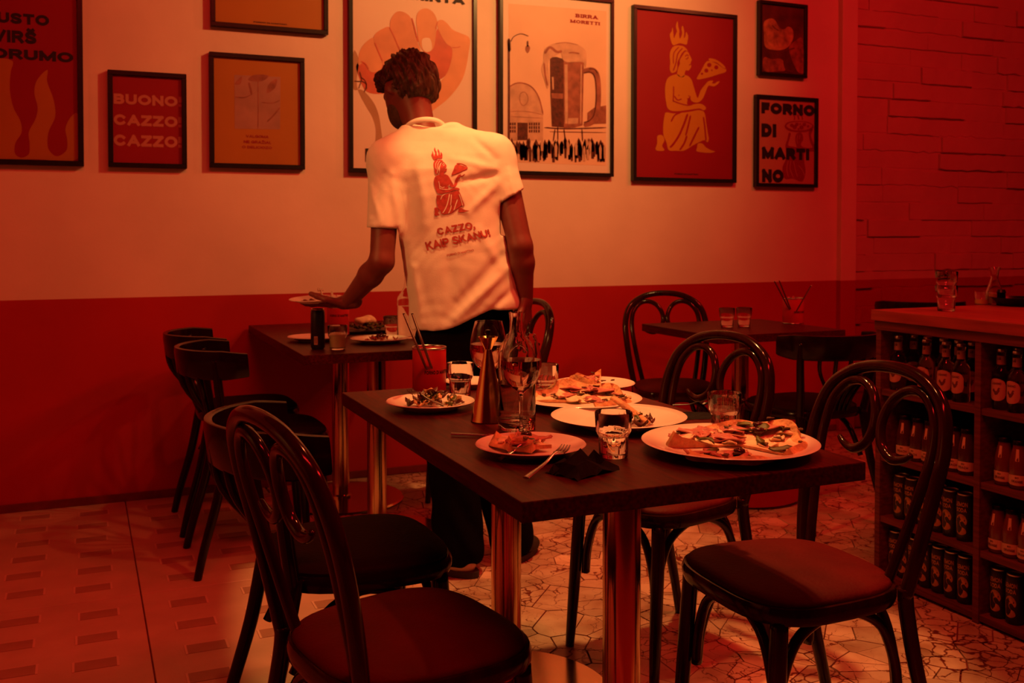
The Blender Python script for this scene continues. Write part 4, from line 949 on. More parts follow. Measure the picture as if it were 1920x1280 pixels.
# ---------------------------------------------------------------- front table
RIM = .768      # height of a plate rim
def PP(x, y): v = atz(x, y, .765); return (v.x, v.y, TZ)
big = PP(1368, 832); pl_big = make_plate('large white plate holding most of a ham pizza, front right of table', big, .168, .022)
pz = (big[0] + .028, big[1] + .010, TZ + .006)
make_pizza('ham_pizza', 'ham and olive pizza on the large front plate', pz, .138, R(-75), R(165), seed=4, ham=13, olives=2, leaves=7, chars=14, height=.013, lift=.030, bumps=.008, cheese=10)
pz2 = (big[0] - .012, big[1] - .025, TZ + .008)
make_pizza('pizza_slice', 'cut ham pizza slice with one olive at the front of the large plate', pz2, .118, R(188), R(275), seed=9, ham=4, olives=1, leaves=2, chars=5, height=.010, lift=.006, bumps=.004, cheese=3)
p2 = PP(995, 834); make_plate('small white plate with a folded pizza slice, fork and spoon resting on it', p2, .106, .018)
make_pizza('pizza_slice', 'leftover slice with a black olive on the small front plate', (p2[0] + .052, p2[1] + .042, TZ + .012), .118, R(168), R(232), seed=12, ham=4, olives=1, leaves=1, chars=6, height=.014, lift=.018, bumps=.006, cheese=3)
make_pizza('pizza_slice', 'thick pale crust piece at the left of the small front plate', (p2[0] + .030, p2[1] - .030, TZ + .012), .085, R(118), R(176), seed=15, ham=1, olives=0, leaves=0, chars=3, height=.020, lift=.016, bumps=.004, cheese=3)
p3 = PP(1160, 784); make_plate('wide white plate almost empty, a crust leaning out of it', p3, .148, .022)
make_scraps('dark salad leftovers on the almost empty wide plate', (p3[0] + .03, p3[1] - .03, TZ + .006), 16, .045, 5, ('radicchio', 'leaf', 'radicchio'), .018)
cs = thing('pizza_crust', 'bare crust strip leaning up behind the front tumbler', 'crust', (p3[0] + .012, p3[1] - .01, TZ + .010))
bm = BM(); tube(bm, [(.028, -.048, .002), (.018, -.02, .014), (.004, .01, .030), (-.010, .04, .045)], [.008, .011, .012, .010], 10, 4, flat=(.5, 1.0)); obj('crust', bm, M['crust'], cs, True)
p4 = PP(1088, 748); make_plate('white plate with a large flat pizza half in the middle of the table', p4, .150, .020)
make_pizza('flat_pizza', 'folded flat pizza with dark herbs on the middle plate', (p4[0] - .005, p4[1], TZ + .006), .138, R(-100), R(150), seed=23, ham=9, olives=0, leaves=0, chars=30, height=.016, lift=.022, bumps=.006, cheese=6)
p5 = PP(1115, 719); make_plate('white plate with a pizza wedge at the far right of the front table', p5, .108, .018)
make_pizza('pizza_slice', 'curled pizza wedge on the farthest plate of the front table', (p5[0] + .025, p5[1] + .015, TZ + .007), .088, R(60), R(230), seed=31, ham=7, olives=0, leaves=0, chars=14, height=.018, lift=.020, bumps=.006, cheese=4)
p6 = PP(807, 753); make_plate('white plate with salad leftovers and a fork at the left', p6, .106, .018)
make_scraps('heap of dark salad leaves on the left plate', (p6[0] + .012, p6[1] + .004, TZ + .007), 60, .058, 8, ('radicchio', 'leaf', 'crust', 'radicchio'), .036, sx=1.1)
p7 = PP(884, 714); make_plate('small white plate mostly hidden behind the gold pepper mill', p7, .075, .016)
# glasses
make_tumbler('ribbed glass of water in front, beside the black napkin', .42, 'water', P(1150, 856))
make_tumbler('ribbed glass with water behind the large pizza plate', .55, 'water', P(1358, 811))
make_tumbler('ribbed glass of water between the red tin and the gold mill', .40, 'water', P(863, 741))
make_tumbler('ribbed glass of water just right of the carafe', .35, 'water', P(1022, 745))
make_wineglass('wine glass of rose in front of the water carafe', P(977, 815), s=.98)
make_wineglass('wine glass of rose standing behind the gold mill', P(916, 772), s=1.0)
cf = thing('water_carafe', 'clear cylindrical glass carafe with narrow neck, half full of water', 'carafe', P(969, 803))
out = [(0, 0), (.038, 0), (.0400, .003), (.0405, .020), (.0405, .150), (.039, .168), (.031, .186), (.020, .199), (.0155, .210), (.0150, .232), (.0168, .246), (.0172, .250)]
inn = [(.0150, .250), (.0132, .232), (.0138, .211), (.0185, .1975), (.030, .183), (.0372, .166), (.0385, .150), (.0385, .020), (.034, .0165), (0, .0155)]
bm = BM(); lathe(bm, out + inn, 48); obj('glass', bm, M['glass'], cf, True, angle=60)
bm = BM(); lathe(bm, [(0, .0153), (.0341, .0163), (.0386, .0202), (.0386, .098), (0, .098)], 48); obj('water', bm, M['water'], cf, True, angle=40)
ml = thing('pepper_mill', 'tall gold cone pepper mill with a flared funnel top', 'pepper mill', P(915, 789))
bm = BM(); lathe(bm, [(0, .002), (.037, 0), (.0385, .002), (.0375, .006), (.0085, .158), (.0082, .160), (0, .160)], 48); obj('body', bm, M['gold'], ml, True, angle=40)
bm = BM(); lathe(bm, [(0, .1605), (.0080, .1605), (.0220, .186), (.0226, .188), (.0205, .187), (.0075, .165), (0, .164)], 40); obj('funnel', bm, M['gold'], ml, True, angle=40)
bm = BM(); lathe(bm, [(0, .164), (.004, .164), (.004, .192), (.0075, .196), (.0060, .203), (0, .205)], 16); obj('crank', bm, M['dark_metal'], ml, True, angle=40)
# red tin with cutlery
tl = P(805, 733); make_tin('red tin holding cutlery on the front table, beside the salad plate', tl, .0445, .118, [(.62, 'FORNO DI MARTINO', .050, .0105, .080)], face(tl))
for k, (bx, by, tx, ty, lab) in enumerate(((800, 652, 757, 588, 'left knife standing in the front red tin'), (806, 652, 768, 588, 'right knife standing in the front red tin'))):
    a = Vector((tl[0] + .010 + .012 * k, tl[1] - .006, TZ + .012)); dpt = 2.47
    b_ = atd(tx + 5 * k, ty, dpt); cutlery('stick_knife', lab, a, b_, group='cutlery in the front red tin')
# cutlery on the table
cutlery('stick_knife', 'table knife lying left of the small front plate', (*P(846, 817)[:2], TZ + .004), (*P(1000, 822)[:2], TZ + .004), group='cutlery on the front table')
cutlery('spoon', 'spoon resting on the left rim of the small front plate', (*P(936, 866)[:2], TZ + .005), (*atz(990, 826, TZ + .03)[:2], TZ + .020), group='cutlery on the front table')
cutlery('fork', 'fork resting on the small front plate beside the napkin', (*P(986, 901)[:2], TZ + .005), (*atz(1062, 838, TZ + .03)[:2], TZ + .024), group='cutlery on the front table')
cutlery('fork', 'fork lying on the salad plate at left', (*atz(835, 756, .775)[:2], TZ + .018), (*atz(768, 742, .775)[:2], TZ + .030), group='cutlery on the front table')
cutlery('fork', 'fork lying on the almost empty wide plate', (*atz(1200, 800, .775)[:2], TZ + .018), (*atz(1150, 776, .775)[:2], TZ + .014), group='cutlery on the front table')
def make_napkin(label, loc, sx, sy, seed, h=.03, rz=0, name='paper_napkin', n=7):
    g = random.Random(seed); bm = BM(); grid = []
    for i in range(n + 1):
        row_ = []
        for j in range(n + 1):
            u = i / n * 2 - 1; v = j / n * 2 - 1; e = max(abs(u), abs(v))
            z = h * (.10 + .9 * g.random() ** 1.4) * (1 - .72 * e ** 2) if 0 < i < n and 0 < j < n else h * .28 * g.random() ** 2
            row_.append(bm.verts.new(((u + g.uniform(-.10, .10)) * sx, (v + g.uniform(-.10, .10)) * sy, z)))
        grid.append(row_)
    for i in range(n):
        for j in range(n):
            a, b_, c, d = grid[i][j], grid[i + 1][j], grid[i + 1][j + 1], grid[i][j + 1]
            for q in (((a, b_, c), (a, c, d)) if g.random() < .5 else ((a, b_, d), (b_, c, d))): bm.faces.new(q)
    bmesh.ops.solidify(bm, geom=bm.faces[:], thickness=.0012)
    mz = min(v.co.z for v in bm.verts)
    for v in bm.verts: v.co.z -= mz
    o = obj(name, bm, M['napkin'], None, False); o.location = loc; o.rotation_euler.z = rz
    return tag(o, label, 'napkin', 'crumpled black napkins')
make_napkin('crumpled black paper napkin at the front edge of the table', P(1093, 884), .058, .040, 3, .045, R(20))
make_napkin('flat dark napkin behind the large pizza plate', P(1285, 781), .070, .040, 8, .010, R(-10))
cutlery('fork', 'dark fork lying on the napkin behind the pizza', (*P(1262, 770)[:2], TZ + .014), (*P(1330, 774)[:2], TZ + .016), group='cutlery on the front table', m='dark_metal')
# ---------------------------------------------------------------- back table
make_tumbler('ribbed glass of cloudy lemonade beside the soda can', .62, 'lemonade', P(633, 655), 1.02)
make_tumbler('empty ribbed glass at the far side of the back table', .30, 'water', P(735, 632))
make_plate('white plate on the back table half hidden by the can', P(590, 638), .105, .016)
q2 = P(712, 641); make_plate('white plate with scraps of ham near the front of the back table', q2, .112, .016)
make_scraps('scraps of ham on the back table plate', (q2[0], q2[1], TZ + .006), 16, .060, 14, ('ham', 'crust', 'radicchio'), .014, name='ham_scraps', cat='food')
bd = P(690, 622); bo = thing('serving_board', 'dark serving board with a white cheese ball on greens', 'board', bd)
bm = BM(); box(bm, -.15, .15, -.09, .09, 0, .014, .004); obj('board', bm, M['dark_metal'], bo)
make_scraps('dark green leaves on the serving board', (bd[0], bd[1], TZ + .015), 44, .085, 17, ('leaf', 'leaf', 'radicchio'), .022, sx=1.4)
ch = P(686, 618); bm = BM(); bmesh.ops.create_uvsphere(bm, u_segments=20, v_segments=12, radius=1.0)
for v in bm.verts: v.co = Vector((v.co.x * .048 * (1 + .08 * math.sin(3 * v.co.y)), v.co.y * .036, .022 + v.co.z * .021 + .004 * math.sin(v.co.x * 4)))
o = tag(obj('cheese_ball', bm, M['cheese'], None, True), 'pale cheese ball on the dark serving board', 'cheese'); o.location = (ch[0], ch[1], TZ + .018)
tb = P(634, 628); make_tin('red tin on the back table behind the cloudy glass', tb, .045, .118, [(.15, 'FORNO DI MARTINO', .078, .010, .085)], face(tb))
cp = P(596, 654); can2 = copy_tree(cn); put(can2, cp, face(cp) - AF + 1.9, 'tall dark soda can standing at the front of the back table', 'soda cans on the tables', 1.0)
for c_ in KIDS(can2): pass
can2.scale = (1.0, 1.0, 1.0)
obj('barcode_label', cyl_patch(.0259, face(cp) - face(cp) + AF - 1.9 - .55, AF - 1.9 - .02, .018, .048, 6), M['label_cream'], can2)
obj('barcode_lines', (lambda: (lambda L: ([v for l in L for v in l[0]], [tuple(i + 4 * k for i in f) for k, l in enumerate(L) for f in l[1]]))([cyl_patch(.0261, AF - 1.9 - .50 + .075 * k, AF - 1.9 - .50 + .075 * k + .03, .022, .045, 1) for k in range(6)]))(), M['ink'], can2)
obj('lid_rim', lathe(BM(), [(.0226, .142), (.0240, .1432), (.0230, .1462), (.0218, .1440)], 24), M['gold'], can2, True)
wb = P(765, 634); bt = thing('water_bottle', 'tall clear glass bottle with a narrow neck beside the waiter', 'bottle', wb)
out = [(0, 0), (.040, 0), (.043, .004), (.043, .150), (.040, .165), (.026, .185), (.0165, .205), (.0135, .235), (.0135, .262), (.0155, .264), (.0155, .276)]
inn = [(.0125, .276), (.0115, .236), (.0145, .206), (.024, .183), (.038, .163), (.041, .150), (.041, .012), (0, .011)]
bm = BM(); lathe(bm, out + inn, 40); obj('glass', bm, M['glass'], bt, True, angle=60)
bm = BM(); lathe(bm, [(0, .0108), (.0411, .0118), (.0411, .130), (0, .130)], 40); obj('water', bm, M['water'], bt, True, angle=40)
# ---------------------------------------------------------------- right table
make_tumbler('left of two empty ribbed glasses on the small right table', 0, None, P(1363, 613))
make_tumbler('right of two empty ribbed glasses on the small right table', 0, None, P(1395, 612))
tr = P(1487, 606); make_tin('red tin with cutlery and napkin on the small right table', tr, .048, .118, [(.9, 'FORNO DI MARTINO', .05, .0105, .080)], face(tr))
for k, (tx, ty, lab) in enumerate(((1452, 527, 'left stick knife in the tin on the right table'), (1461, 526, 'second stick knife in the tin on the right table'), (1521, 535, 'knife leaning right in the tin on the right table'))):
    a = Vector((tr[0] + (.012 if k < 2 else -.012), tr[1], TZ + .012)); b_ = atd(tx, ty, 4.46 if k < 2 else 4.42); cutlery('stick_knife', lab, a, b_, group='cutlery in the right red tin')
o = make_napkin('crumpled pink napkin stuffed into the tin on the right table', (tr[0], tr[1], TZ + .095), .026, .022, 12, .038); o.data.materials[0] = mat('pink_napkin', (.74, .40, .34), .8, noise=.1); del o['group']
# ---------------------------------------------------------------- on the bar counter
CZ = .9122
def PC(x, y): v = atz(x, y, CZ); return (v.x, v.y, CZ)
g1 = PC(1774, 583); make_tumbler('lower of two stacked ribbed glasses on the bar worktop', 0, None, g1)
make_tumbler('upper of two stacked ribbed glasses on the bar worktop', 0, None, (g1[0], g1[1], CZ + .0455))
cr = PC(1864, 571); oc = thing('oil_cruet', 'small glass oil cruet with flared neck on the bar worktop', 'cruet', cr)
bm = BM(); lathe(bm, [(0, 0), (.026, 0), (.028, .003), (.027, .050), (.018, .078), (.012, .095), (.015, .120), (.021, .134), (.0195, .134), (.0135, .120), (.0105, .095), (.0165, .077), (.0255, .050), (.026, .006), (0, .005)], 28); obj('glass', bm, M['glass'], oc, True, angle=60)
bm = BM(); lathe(bm, [(0, .0048), (.0261, .0058), (.0256, .040), (0, .040)], 28); obj('oil', bm, mat('amber_oil', (.75, .42, .06), .1, noise=.05, trans=.4), oc, True, angle=40)
ag = PC(1840, 571); go = thing('candle_glass', 'low glass with a yellow candle beside the oil cruet', 'candle', ag)
bm = BM(); lathe(bm, [(0, 0), (.020, 0), (.022, .002), (.023, .050), (.0215, .050), (.0205, .005), (0, .004)], 24); obj('glass', bm, M['glass'], go, True, angle=60)
bm = BM(); lathe(bm, [(0, .0039), (.0206, .0045), (.0208, .020), (.004, .021), (0, .021)], 24); obj('wax', bm, mat('yellow_wax', (.80, .50, .08), .5, noise=.1), go, True, angle=40)
ps = PC(1877, 572); sp = thing('pepper_shaker', 'dark pepper shaker just right of the oil cruet', 'shaker', ps)
bm = BM(); lathe(bm, [(0, 0), (.016, 0), (.017, .002), (.014, .042), (.016, .046), (.012, .056), (0, .058)], 20); obj('body', bm, M['dark_metal'], sp, True, angle=40)
bw_ = PC(1908, 573); bl = thing('metal_tray', 'dark oval metal tray at the right end of the bar worktop', 'tray', bw_)
bm = BM(); lathe(bm, [(0, 0), (.060, 0), (.085, .028), (.090, .030), (.084, .030), (.060, .004), (0, .003)], 36); obj('tray', bm, M['dark_metal'], bl, True, angle=40)
# ================================================================== the waiter
def surface_nets(f, lo, h):
    """f: 3-D array of distances; returns vertices and quads of the zero surface"""
    nx, ny, nz = f.shape; ins = f < 0
    c = np.zeros((nx - 1, ny - 1, nz - 1), np.int8)
    cor = [(i, j, k) for i in (0, 1) for j in (0, 1) for k in (0, 1)]
    for i, j, k in cor: c += ins[i:nx - 1 + i, j:ny - 1 + j, k:nz - 1 + k]
    act = (c > 0) & (c < 8); idx = np.argwhere(act); ids = -np.ones(act.shape, np.int64); ids[act] = np.arange(len(idx))
    acc = np.zeros((len(idx), 3)); cnt = np.zeros(len(idx))
    for a in range(8):
        for ax in range(3):
            if cor[a][ax] == 0:
                bidx = list(cor[a]); bidx[ax] = 1
                A = f[tuple((idx + cor[a]).T)]; B = f[tuple((idx + bidx).T)]
                m = (A < 0) != (B < 0); t = np.where(m, A / np.where(A - B == 0, 1, A - B), 0)
                p = np.array(cor[a], float)[None, :].repeat(len(idx), 0); p[:, ax] += t
                acc[m] += p[m]; cnt[m] += 1
    V = (idx + acc / cnt[:, None]) * h + lo; F = []
    for ax in range(3):
        u, v = [(1, 2), (2, 0), (0, 1)][ax]
        sl0 = [slice(1, -1)] * 3; sl0[ax] = slice(0, -1); sl1 = [slice(1, -1)] * 3; sl1[ax] = slice(1, None)
        a = ins[tuple(sl0)]; b = ins[tuple(sl1)]
        e = np.argwhere(a != b); base = e.copy(); base[:, u] += 1; base[:, v] += 1
        flip = a[tuple(e.T)]
        du = np.zeros(3, int); du[u] = 1; dv = np.zeros(3, int); dv[v] = 1
        q = [ids[tuple((base - du - dv).T)], ids[tuple((base - dv).T)], ids[tuple(base.T)], ids[tuple((base - du).T)]]
        Q = np.stack(q, 1); Q[~flip] = Q[~flip][:, ::-1]; F.append(Q)
    F = np.concatenate(F); F = F[(F >= 0).all(1)]
    return V, F
class Grid:
    def __init__(s, lo, hi, h):
        s.lo = np.array(lo, float); s.h = h; n = np.ceil((np.array(hi) - s.lo) / h).astype(int) + 1
        s.X, s.Y, s.Z = np.meshgrid(*[(s.lo[i] + h * np.arange(n[i])).astype(np.float32) for i in range(3)], indexing='ij')
        s.d = np.full(s.X.shape, 1e3, np.float32)
    def smin(s, e, k):
        if k <= 0: s.d = np.minimum(s.d, e); return
        hh = np.clip(.5 + .5 * (s.d - e) / k, 0, 1); s.d = s.d * (1 - hh) + e * hh - k * hh * (1 - hh)
    def cap(s, a, b, ra, rb):
        a = np.array(a, np.float32); b = np.array(b, np.float32); ab = b - a; L2 = float(ab @ ab) + 1e-9
        px, py, pz = s.X - a[0], s.Y - a[1], s.Z - a[2]
        t = np.clip((px * ab[0] + py * ab[1] + pz * ab[2]) / L2, 0, 1)
        return np.sqrt((px - t * ab[0]) ** 2 + (py - t * ab[1]) ** 2 + (pz - t * ab[2]) ** 2) - (ra + (rb - ra) * t)
    def ell(s, c, axes, rad):
        px, py, pz = s.X - c[0], s.Y - c[1], s.Z - c[2]; q = 0
        for ax, r in zip(axes, rad): q = q + ((px * ax[0] + py * ax[1] + pz * ax[2]) / r) ** 2
        return (np.sqrt(q) - 1) * min(rad)
    def loft(s, rows, p=2.4):
        """rows: (z, cx, cy, a, b) from low to high"""
        zz = [r[0] for r in rows]; I = lambda k: np.interp(s.Z, zz, [r[k] for r in rows]).astype(np.float32)
        cx, cy, a, b = I(1), I(2), I(3), I(4)
        q = (np.abs((s.X - cx) / a) ** p + np.abs((s.Y - cy) / b) ** p) ** (1 / p)
        d = (q - 1) * np.minimum(a, b)
        return np.maximum(d, np.maximum(zz[0] - s.Z, s.Z - zz[-1]))
    def mesh(s): return surface_nets(s.d, s.lo, s.h)
base = atz(880, 1060, 0); base.z = 0
who = thing('person', 'waiter in a white printed t-shirt and black wide trousers reaching left to clear plates', 'person', base, -PSI)
fh = Vector((math.sin(PSI), math.cos(PSI), 0))
def L3(px, py, d):
    q = atd(px, py, d) - base; return (q.dot(_rt), q.dot(fh), q.z)
M['skin'] = mat('skin', (.16, .030, .024), .5, noise=.08, nscale=30)
M['hair'] = mat('brown_hair', (.055, .022, .010), .5, noise=.5, nscale=60, stretch=(1, 1, .18), bump=.8, bscale=120)
M['beard'] = mat('short_beard', (.06, .022, .012), .7, noise=.4, nscale=90)
M['tee'] = mat('white_cotton', (.80, .74, .68), .85, noise=.03, nscale=30, bump=.08, bscale=300, sheen=.1)
M['tee_print'] = mat('tshirt_print', (.42, .05, .045), .8, noise=.25, nscale=90)
M['trouser'] = mat('black_cotton', (.004, .003, .004), .9, spec=.05, noise=.2, nscale=30)
M['sneaker'] = mat('pale_sneaker', (.62, .52, .40), .6, noise=.1); M['sole'] = mat('rubber_sole', (.03, .025, .02), .7, noise=.1)
def addmesh(name, VF, m, parent, sm=True):
    V, F = VF; me = bpy.data.meshes.new(name); me.from_pydata(V.tolist(), [], F.tolist()); me.update(); me.materials.append(m)
    if sm: me.shade_smooth()
    o = bpy.data.objects.new(name, me); C.objects.link(o); o.parent = parent; return o
D = 3.45
# joints (measured on the photograph, depth judged)
shL, shR = L3(728, 300, D - .02), L3(935, 290, D + .02); elL = L3(716, 490, D - .08); wrL = L3(652, 566, D + .06)
elR = L3(976, 462, D - .06); wrR = L3(985, 556, D - .02)
hd = np.array(L3(764, 168, D + .12)); fwd = np.array((-.60, .66, -.45)); fwd /= np.linalg.norm(fwd)
upv = np.array((-.10, .30, 1.0)); upv -= fwd * (upv @ fwd); upv /= np.linalg.norm(upv); side = np.cross(fwd, upv)
def HP(f_, s_, u_): return hd + fwd * f_ + side * s_ + upv * u_
nk = L3(792, 262, D + .05)
# --- body: head, neck, trunk, arms as one surface
g = Grid((-.62, -.30, .74), (.36, .42, 1.92), .0065)
ax3 = (fwd, side, upv)
g.smin(g.ell(HP(-.012, 0, .020), ax3, (.100, .078, .100)), 0); g.smin(g.ell(HP(.030, 0, -.045), ax3, (.066, .060, .075)), .04)
g.smin(g.ell(HP(.055, 0, -.088), ax3, (.036, .036, .030)), .03)
g.smin(g.cap(HP(.096, 0, .006), HP(.118, 0, -.034), .010, .015), .02)
g.smin(g.cap(HP(.088, -.03, .018), HP(.088, .03, .018), .012, .012), .02); g.smin(g.cap(HP(.094, -.018, -.066), HP(.094, .018, -.066), .007, .007), .012)
for s_ in (-1, 1):
    g.smin(g.ell(HP(-.006, s_ * .079, -.010), ((fwd * .8 + side * s_ * .5), (side * .8 - fwd * s_ * .5), upv), (.020, .009, .032)), .008)
    g.smin(g.ell(HP(.080, s_ * .032, .002), ax3, (.012, .014, .011)), .004)
g.smin(g.cap(HP(-.030, 0, -.055), nk, .054, .052), .03)
g.smin(g.cap(nk, L3(828, 300, D + .06), .050, .055), .03)
g.smin(g.loft([(.80, .02, .02, .13, .085), (.95, .01, .03, .14, .085), (1.15, -.04, .03, .15, .085), (1.33, -.06, .05, .17, .085), (1.42, -.07, .05, .12, .06)]), .03)
for sh, el, wr in ((shL, elL, wrL), (shR, elR, wrR)):
    g.smin(g.cap(sh, el, .052, .041), .04)
    mid = tuple(np.array(el) * .68 + np.array(wr) * .32)
    g.smin(g.cap(el, mid, .040, .042), .015); g.smin(g.cap(mid, wr, .041, .027), .015)
Vb, Fb = g.mesh()
# --- hands on a finer grid
def hand(wr, palm_dir, normal, thumb_side, curl, thumb_up=0.0, lat_scale=1.0):
    w = np.array(wr); p = np.array(palm_dir, float); p /= np.linalg.norm(p); n = np.array(normal, float); n -= p * (n @ p); n /= np.linalg.norm(n); l = np.cross(n, p) * thumb_side
    c = w + p * .09; gg = Grid(c - .15, c + .15, .0030)
    gg.smin(gg.cap(w - p * .03, w + p * .018, .026, .025), 0)
    for k in range(4): 
        o_ = (.030 - .020 * k)
        gg.smin(gg.cap(w + p * .015 + l * o_ * .6, w + p * (.088 - .003 * k) + l * o_, .0155, .0115), .012)
    ln = [(.042, .025, .019), (.046, .029, .020), (.043, .027, .019), (.034, .020, .017)]
    for k in range(4):
        o_ = (.030 - .020 * k); q = w + p * (.088 - .003 * k) + l * o_; a = curl[0] + .05 * k
        d = p.copy(); r = .0098 - .0006 * (k == 3)
        for s_, (len_, inc) in enumerate(zip(ln[k], (curl[0], curl[1], curl[2]))):
            ang = sum(curl[:s_ + 1]) + .06 * k
            d = p * math.cos(ang) + n * math.sin(ang) + l * (.10 - .07 * k) * .6; d /= np.linalg.norm(d)
            q2 = q + d * len_; gg.smin(gg.cap(q, q2, r, r * .9), .004); q = q2; r *= .9
    q = w + p * .022 + l * .026
    for d, len_, r in ((p * .62 + l * .62 + n * thumb_up * .5, .044, .0135), (p * .85 + l * .30 + n * thumb_up, .034, .0115), (p * .95 + l * .05 + n * thumb_up, .027, .0100)):
        d = d / np.linalg.norm(d); q2 = q + d * len_; gg.smin(gg.cap(q, q2, r, r * .9), .006); q = q2
    return gg.mesh()
# left hand: palm up under the plate, thumb over the rim; right hand: relaxed by the hip
plate_c = np.array(L3(594, 564, D + .12))
pd = np.array(L3(600, 572, D + .11)) - np.array(wrL)
hl = hand(wrL, pd, (.0, .15, 1), 1, (.02, .16, .22), .40)
hr = hand(wrR, np.array((.05, .12, -1.0)), (-1, .3, 0), 1, (.35, .5, .4), .3)
VV, FF = [Vb], [Fb]; off = len(Vb)
for V_, F_ in (hl, hr): VV.append(V_); FF.append(F_ + off); off += len(V_)
addmesh('body', (np.concatenate(VV), np.concatenate(FF)), M['skin'], who)
# --- hair and beard
g = Grid(hd - .19, hd + .19, .0042)
g.smin(g.ell(HP(-.020, 0, .028), ax3, (.112, .094, .108)), 0)
g.smin(g.ell(HP(-.062, 0, -.030), ax3, (.056, .074, .062)), .03)
g.smin(g.cap(HP(.070, -.045, .070), HP(.066, .05, .070), .034, .034), .03)
fx = (g.X - hd[0]) * fwd[0] + (g.Y - hd[1]) * fwd[1] + (g.Z - hd[2]) * fwd[2]; sx_ = (g.X - hd[0]) * side[0] + (g.Y - hd[1]) * side[1] + (g.Z - hd[2]) * side[2]; ux = (g.X - hd[0]) * upv[0] + (g.Y - hd[1]) * upv[1] + (g.Z - hd[2]) * upv[2]
ang = np.arctan2(sx_, -fx)
g.d += (.0042 * np.sin(ang * 17 + 5 * np.sin(ux * 30 + ang * 2)) + .0030 * np.sin(ang * 41 + ux * 60) + .0026 * np.sin(ux * 70 + ang * 9)).astype(np.float32)
cut = np.maximum(-(ux + .004 + .12 * np.clip(-fx - .02, 0, 1) * 0 - np.where(fx < -.030, -.080, np.where(fx < .028, .012, .035))), -1)   # clear of face, ear and nape
g.d = np.maximum(g.d, cut.astype(np.float32))
addmesh('hair', g.mesh(), M['hair'], who)
g = Grid(hd - .17, hd + .17, .0045)
g.smin(g.ell(HP(.032, 0, -.050), ax3, (.0695, .0645, .078)), 0); g.smin(g.ell(HP(.055, 0, -.092), ax3, (.040, .040, .032)), .03)
fx = (g.X - hd[0]) * fwd[0] + (g.Y - hd[1]) * fwd[1] + (g.Z - hd[2]) * fwd[2]; ux = (g.X - hd[0]) * upv[0] + (g.Y - hd[1]) * upv[1] + (g.Z - hd[2]) * upv[2]
g.d = np.maximum(g.d, np.maximum(ux + .050 - .55 * np.clip(.045 - fx, 0, .07), .0 - fx).astype(np.float32))
addmesh('beard', g.mesh(), M['beard'], who)
# --- t-shirt
def PXW(px): return px * D / FOC
rows = []
for py, c_, hw, b_, dv in ((640, 872, 104, .118, .00), (565, 872, 105, .118, .00), (500, 860, 103, .118, .00), (430, 848, 102, .122, .01), (370, 840, 106, .128, .02), (320, 834, 112, .128, .03), (290, 830, 108, .112, .04), (268, 824, 88, .092, .045), (252, 812, 66, .078, .045), (240, 800, 44, .068, .045)):
    q = L3(c_, py, D); rows.append((q[2], q[0], q[1] + dv, PXW(hw), b_))
g = Grid((-.42, -.30, .72), (.34, .34, 1.62), .0060)
g.smin(g.loft(rows, 2.5), 0)
g.smin(g.cap(shL, L3(719, 425, D - .06), .066, .056), .045); g.smin(g.cap(L3(925, 292, D + .02), L3(960, 372, D - .03), .066, .050), .045)
g.smin(g.cap(L3(775, 262, D + .04), shL, .05, .062), .05); g.smin(g.cap(L3(850, 258, D + .04), L3(925, 290, D + .02), .05, .064), .05)
# cut: hem slants up to the right, sleeves end square, neck is open
hemL, hemR = L3(770, 622, D), L3(973, 574, D); sl = (hemR[2] - hemL[2]) / (hemR[0] - hemL[0])
hz = hemL[2] + sl * (g.X - hemL[0]) + .012 * np.sin(g.X * 22) - .03 * np.clip(g.Y, 0, .2)
g.d = np.maximum(g.d, (hz - g.Z).astype(np.float32))
a = L3(692, 426, D - .06); b_ = L3(748, 429, D - .06)
g.d = np.where((g.X < L3(752, 430, D)[0]) & (g.Z < a[2] + .02), np.maximum(g.d, (a[2] + (b_[2] - a[2]) / (b_[0] - a[0]) * (g.X - a[0]) - g.Z)), g.d)
a = L3(940, 380, D - .03); b_ = L3(986, 352, D - .03)
g.d = np.where((g.X > L3(938, 380, D)[0]) & (g.Z < b_[2] + .01) & (g.Z > L3(938, 440, D)[2]), np.maximum(g.d, np.minimum((a[2] + (b_[2] - a[2]) / (b_[0] - a[0]) * (g.X - a[0]) - g.Z), .02)), g.d)
def fold(p, q, w, dep):
    a_ = np.array(L3(*p, D)); b2 = np.array(L3(*q, D)); ab = b2 - a_; ab[1] = 0
    t = np.clip(((g.X - a_[0]) * ab[0] + (g.Z - a_[2]) * ab[2]) / (ab @ ab), 0, 1)
    dd = (g.X - a_[0] - t * ab[0]) ** 2 + (g.Z - a_[2] - t * ab[2]) ** 2
    g.d -= (.75 * dep * np.exp(-dd / (w * w)) * (g.Y < .12) * (.35 + .65 * np.sin(PI * np.clip(t, .08, .92)))).astype(np.float32)
for f_ in (((928, 318), (850, 300), .012, .010), ((930, 330), (860, 345), .012, -.012), ((934, 345), (880, 400), .014, .009), ((930, 300), (890, 262), .012, -.009), ((760, 315), (785, 460), .036, -.013), ((742, 330), (752, 420), .012, .010), ((790, 300), (800, 420), .020, .010),
           ((940, 480), (840, 590), .018, -.009), ((955, 500), (860, 590), .014, .010), ((960, 540), (890, 610), .012, -.008), ((780, 500), (795, 600), .015, .010), 
           ((725, 330), (705, 400), .012, -.007), ((700, 350), (722, 415), .010, .006), ((955, 320), (965, 365), .010, .006), ((845, 470), (850, 560), .020, -.008), ((900, 430), (940, 500), .016, .008)): fold(*f_)
g.d += (.0006 * np.sin(g.X * 60 + 8 * np.sin(g.Z * 14)) * np.sin(g.Z * 46 + 6 * np.sin(g.X * 20))).astype(np.float32)
tee = addmesh('t_shirt', g.mesh(), M['tee'], who)
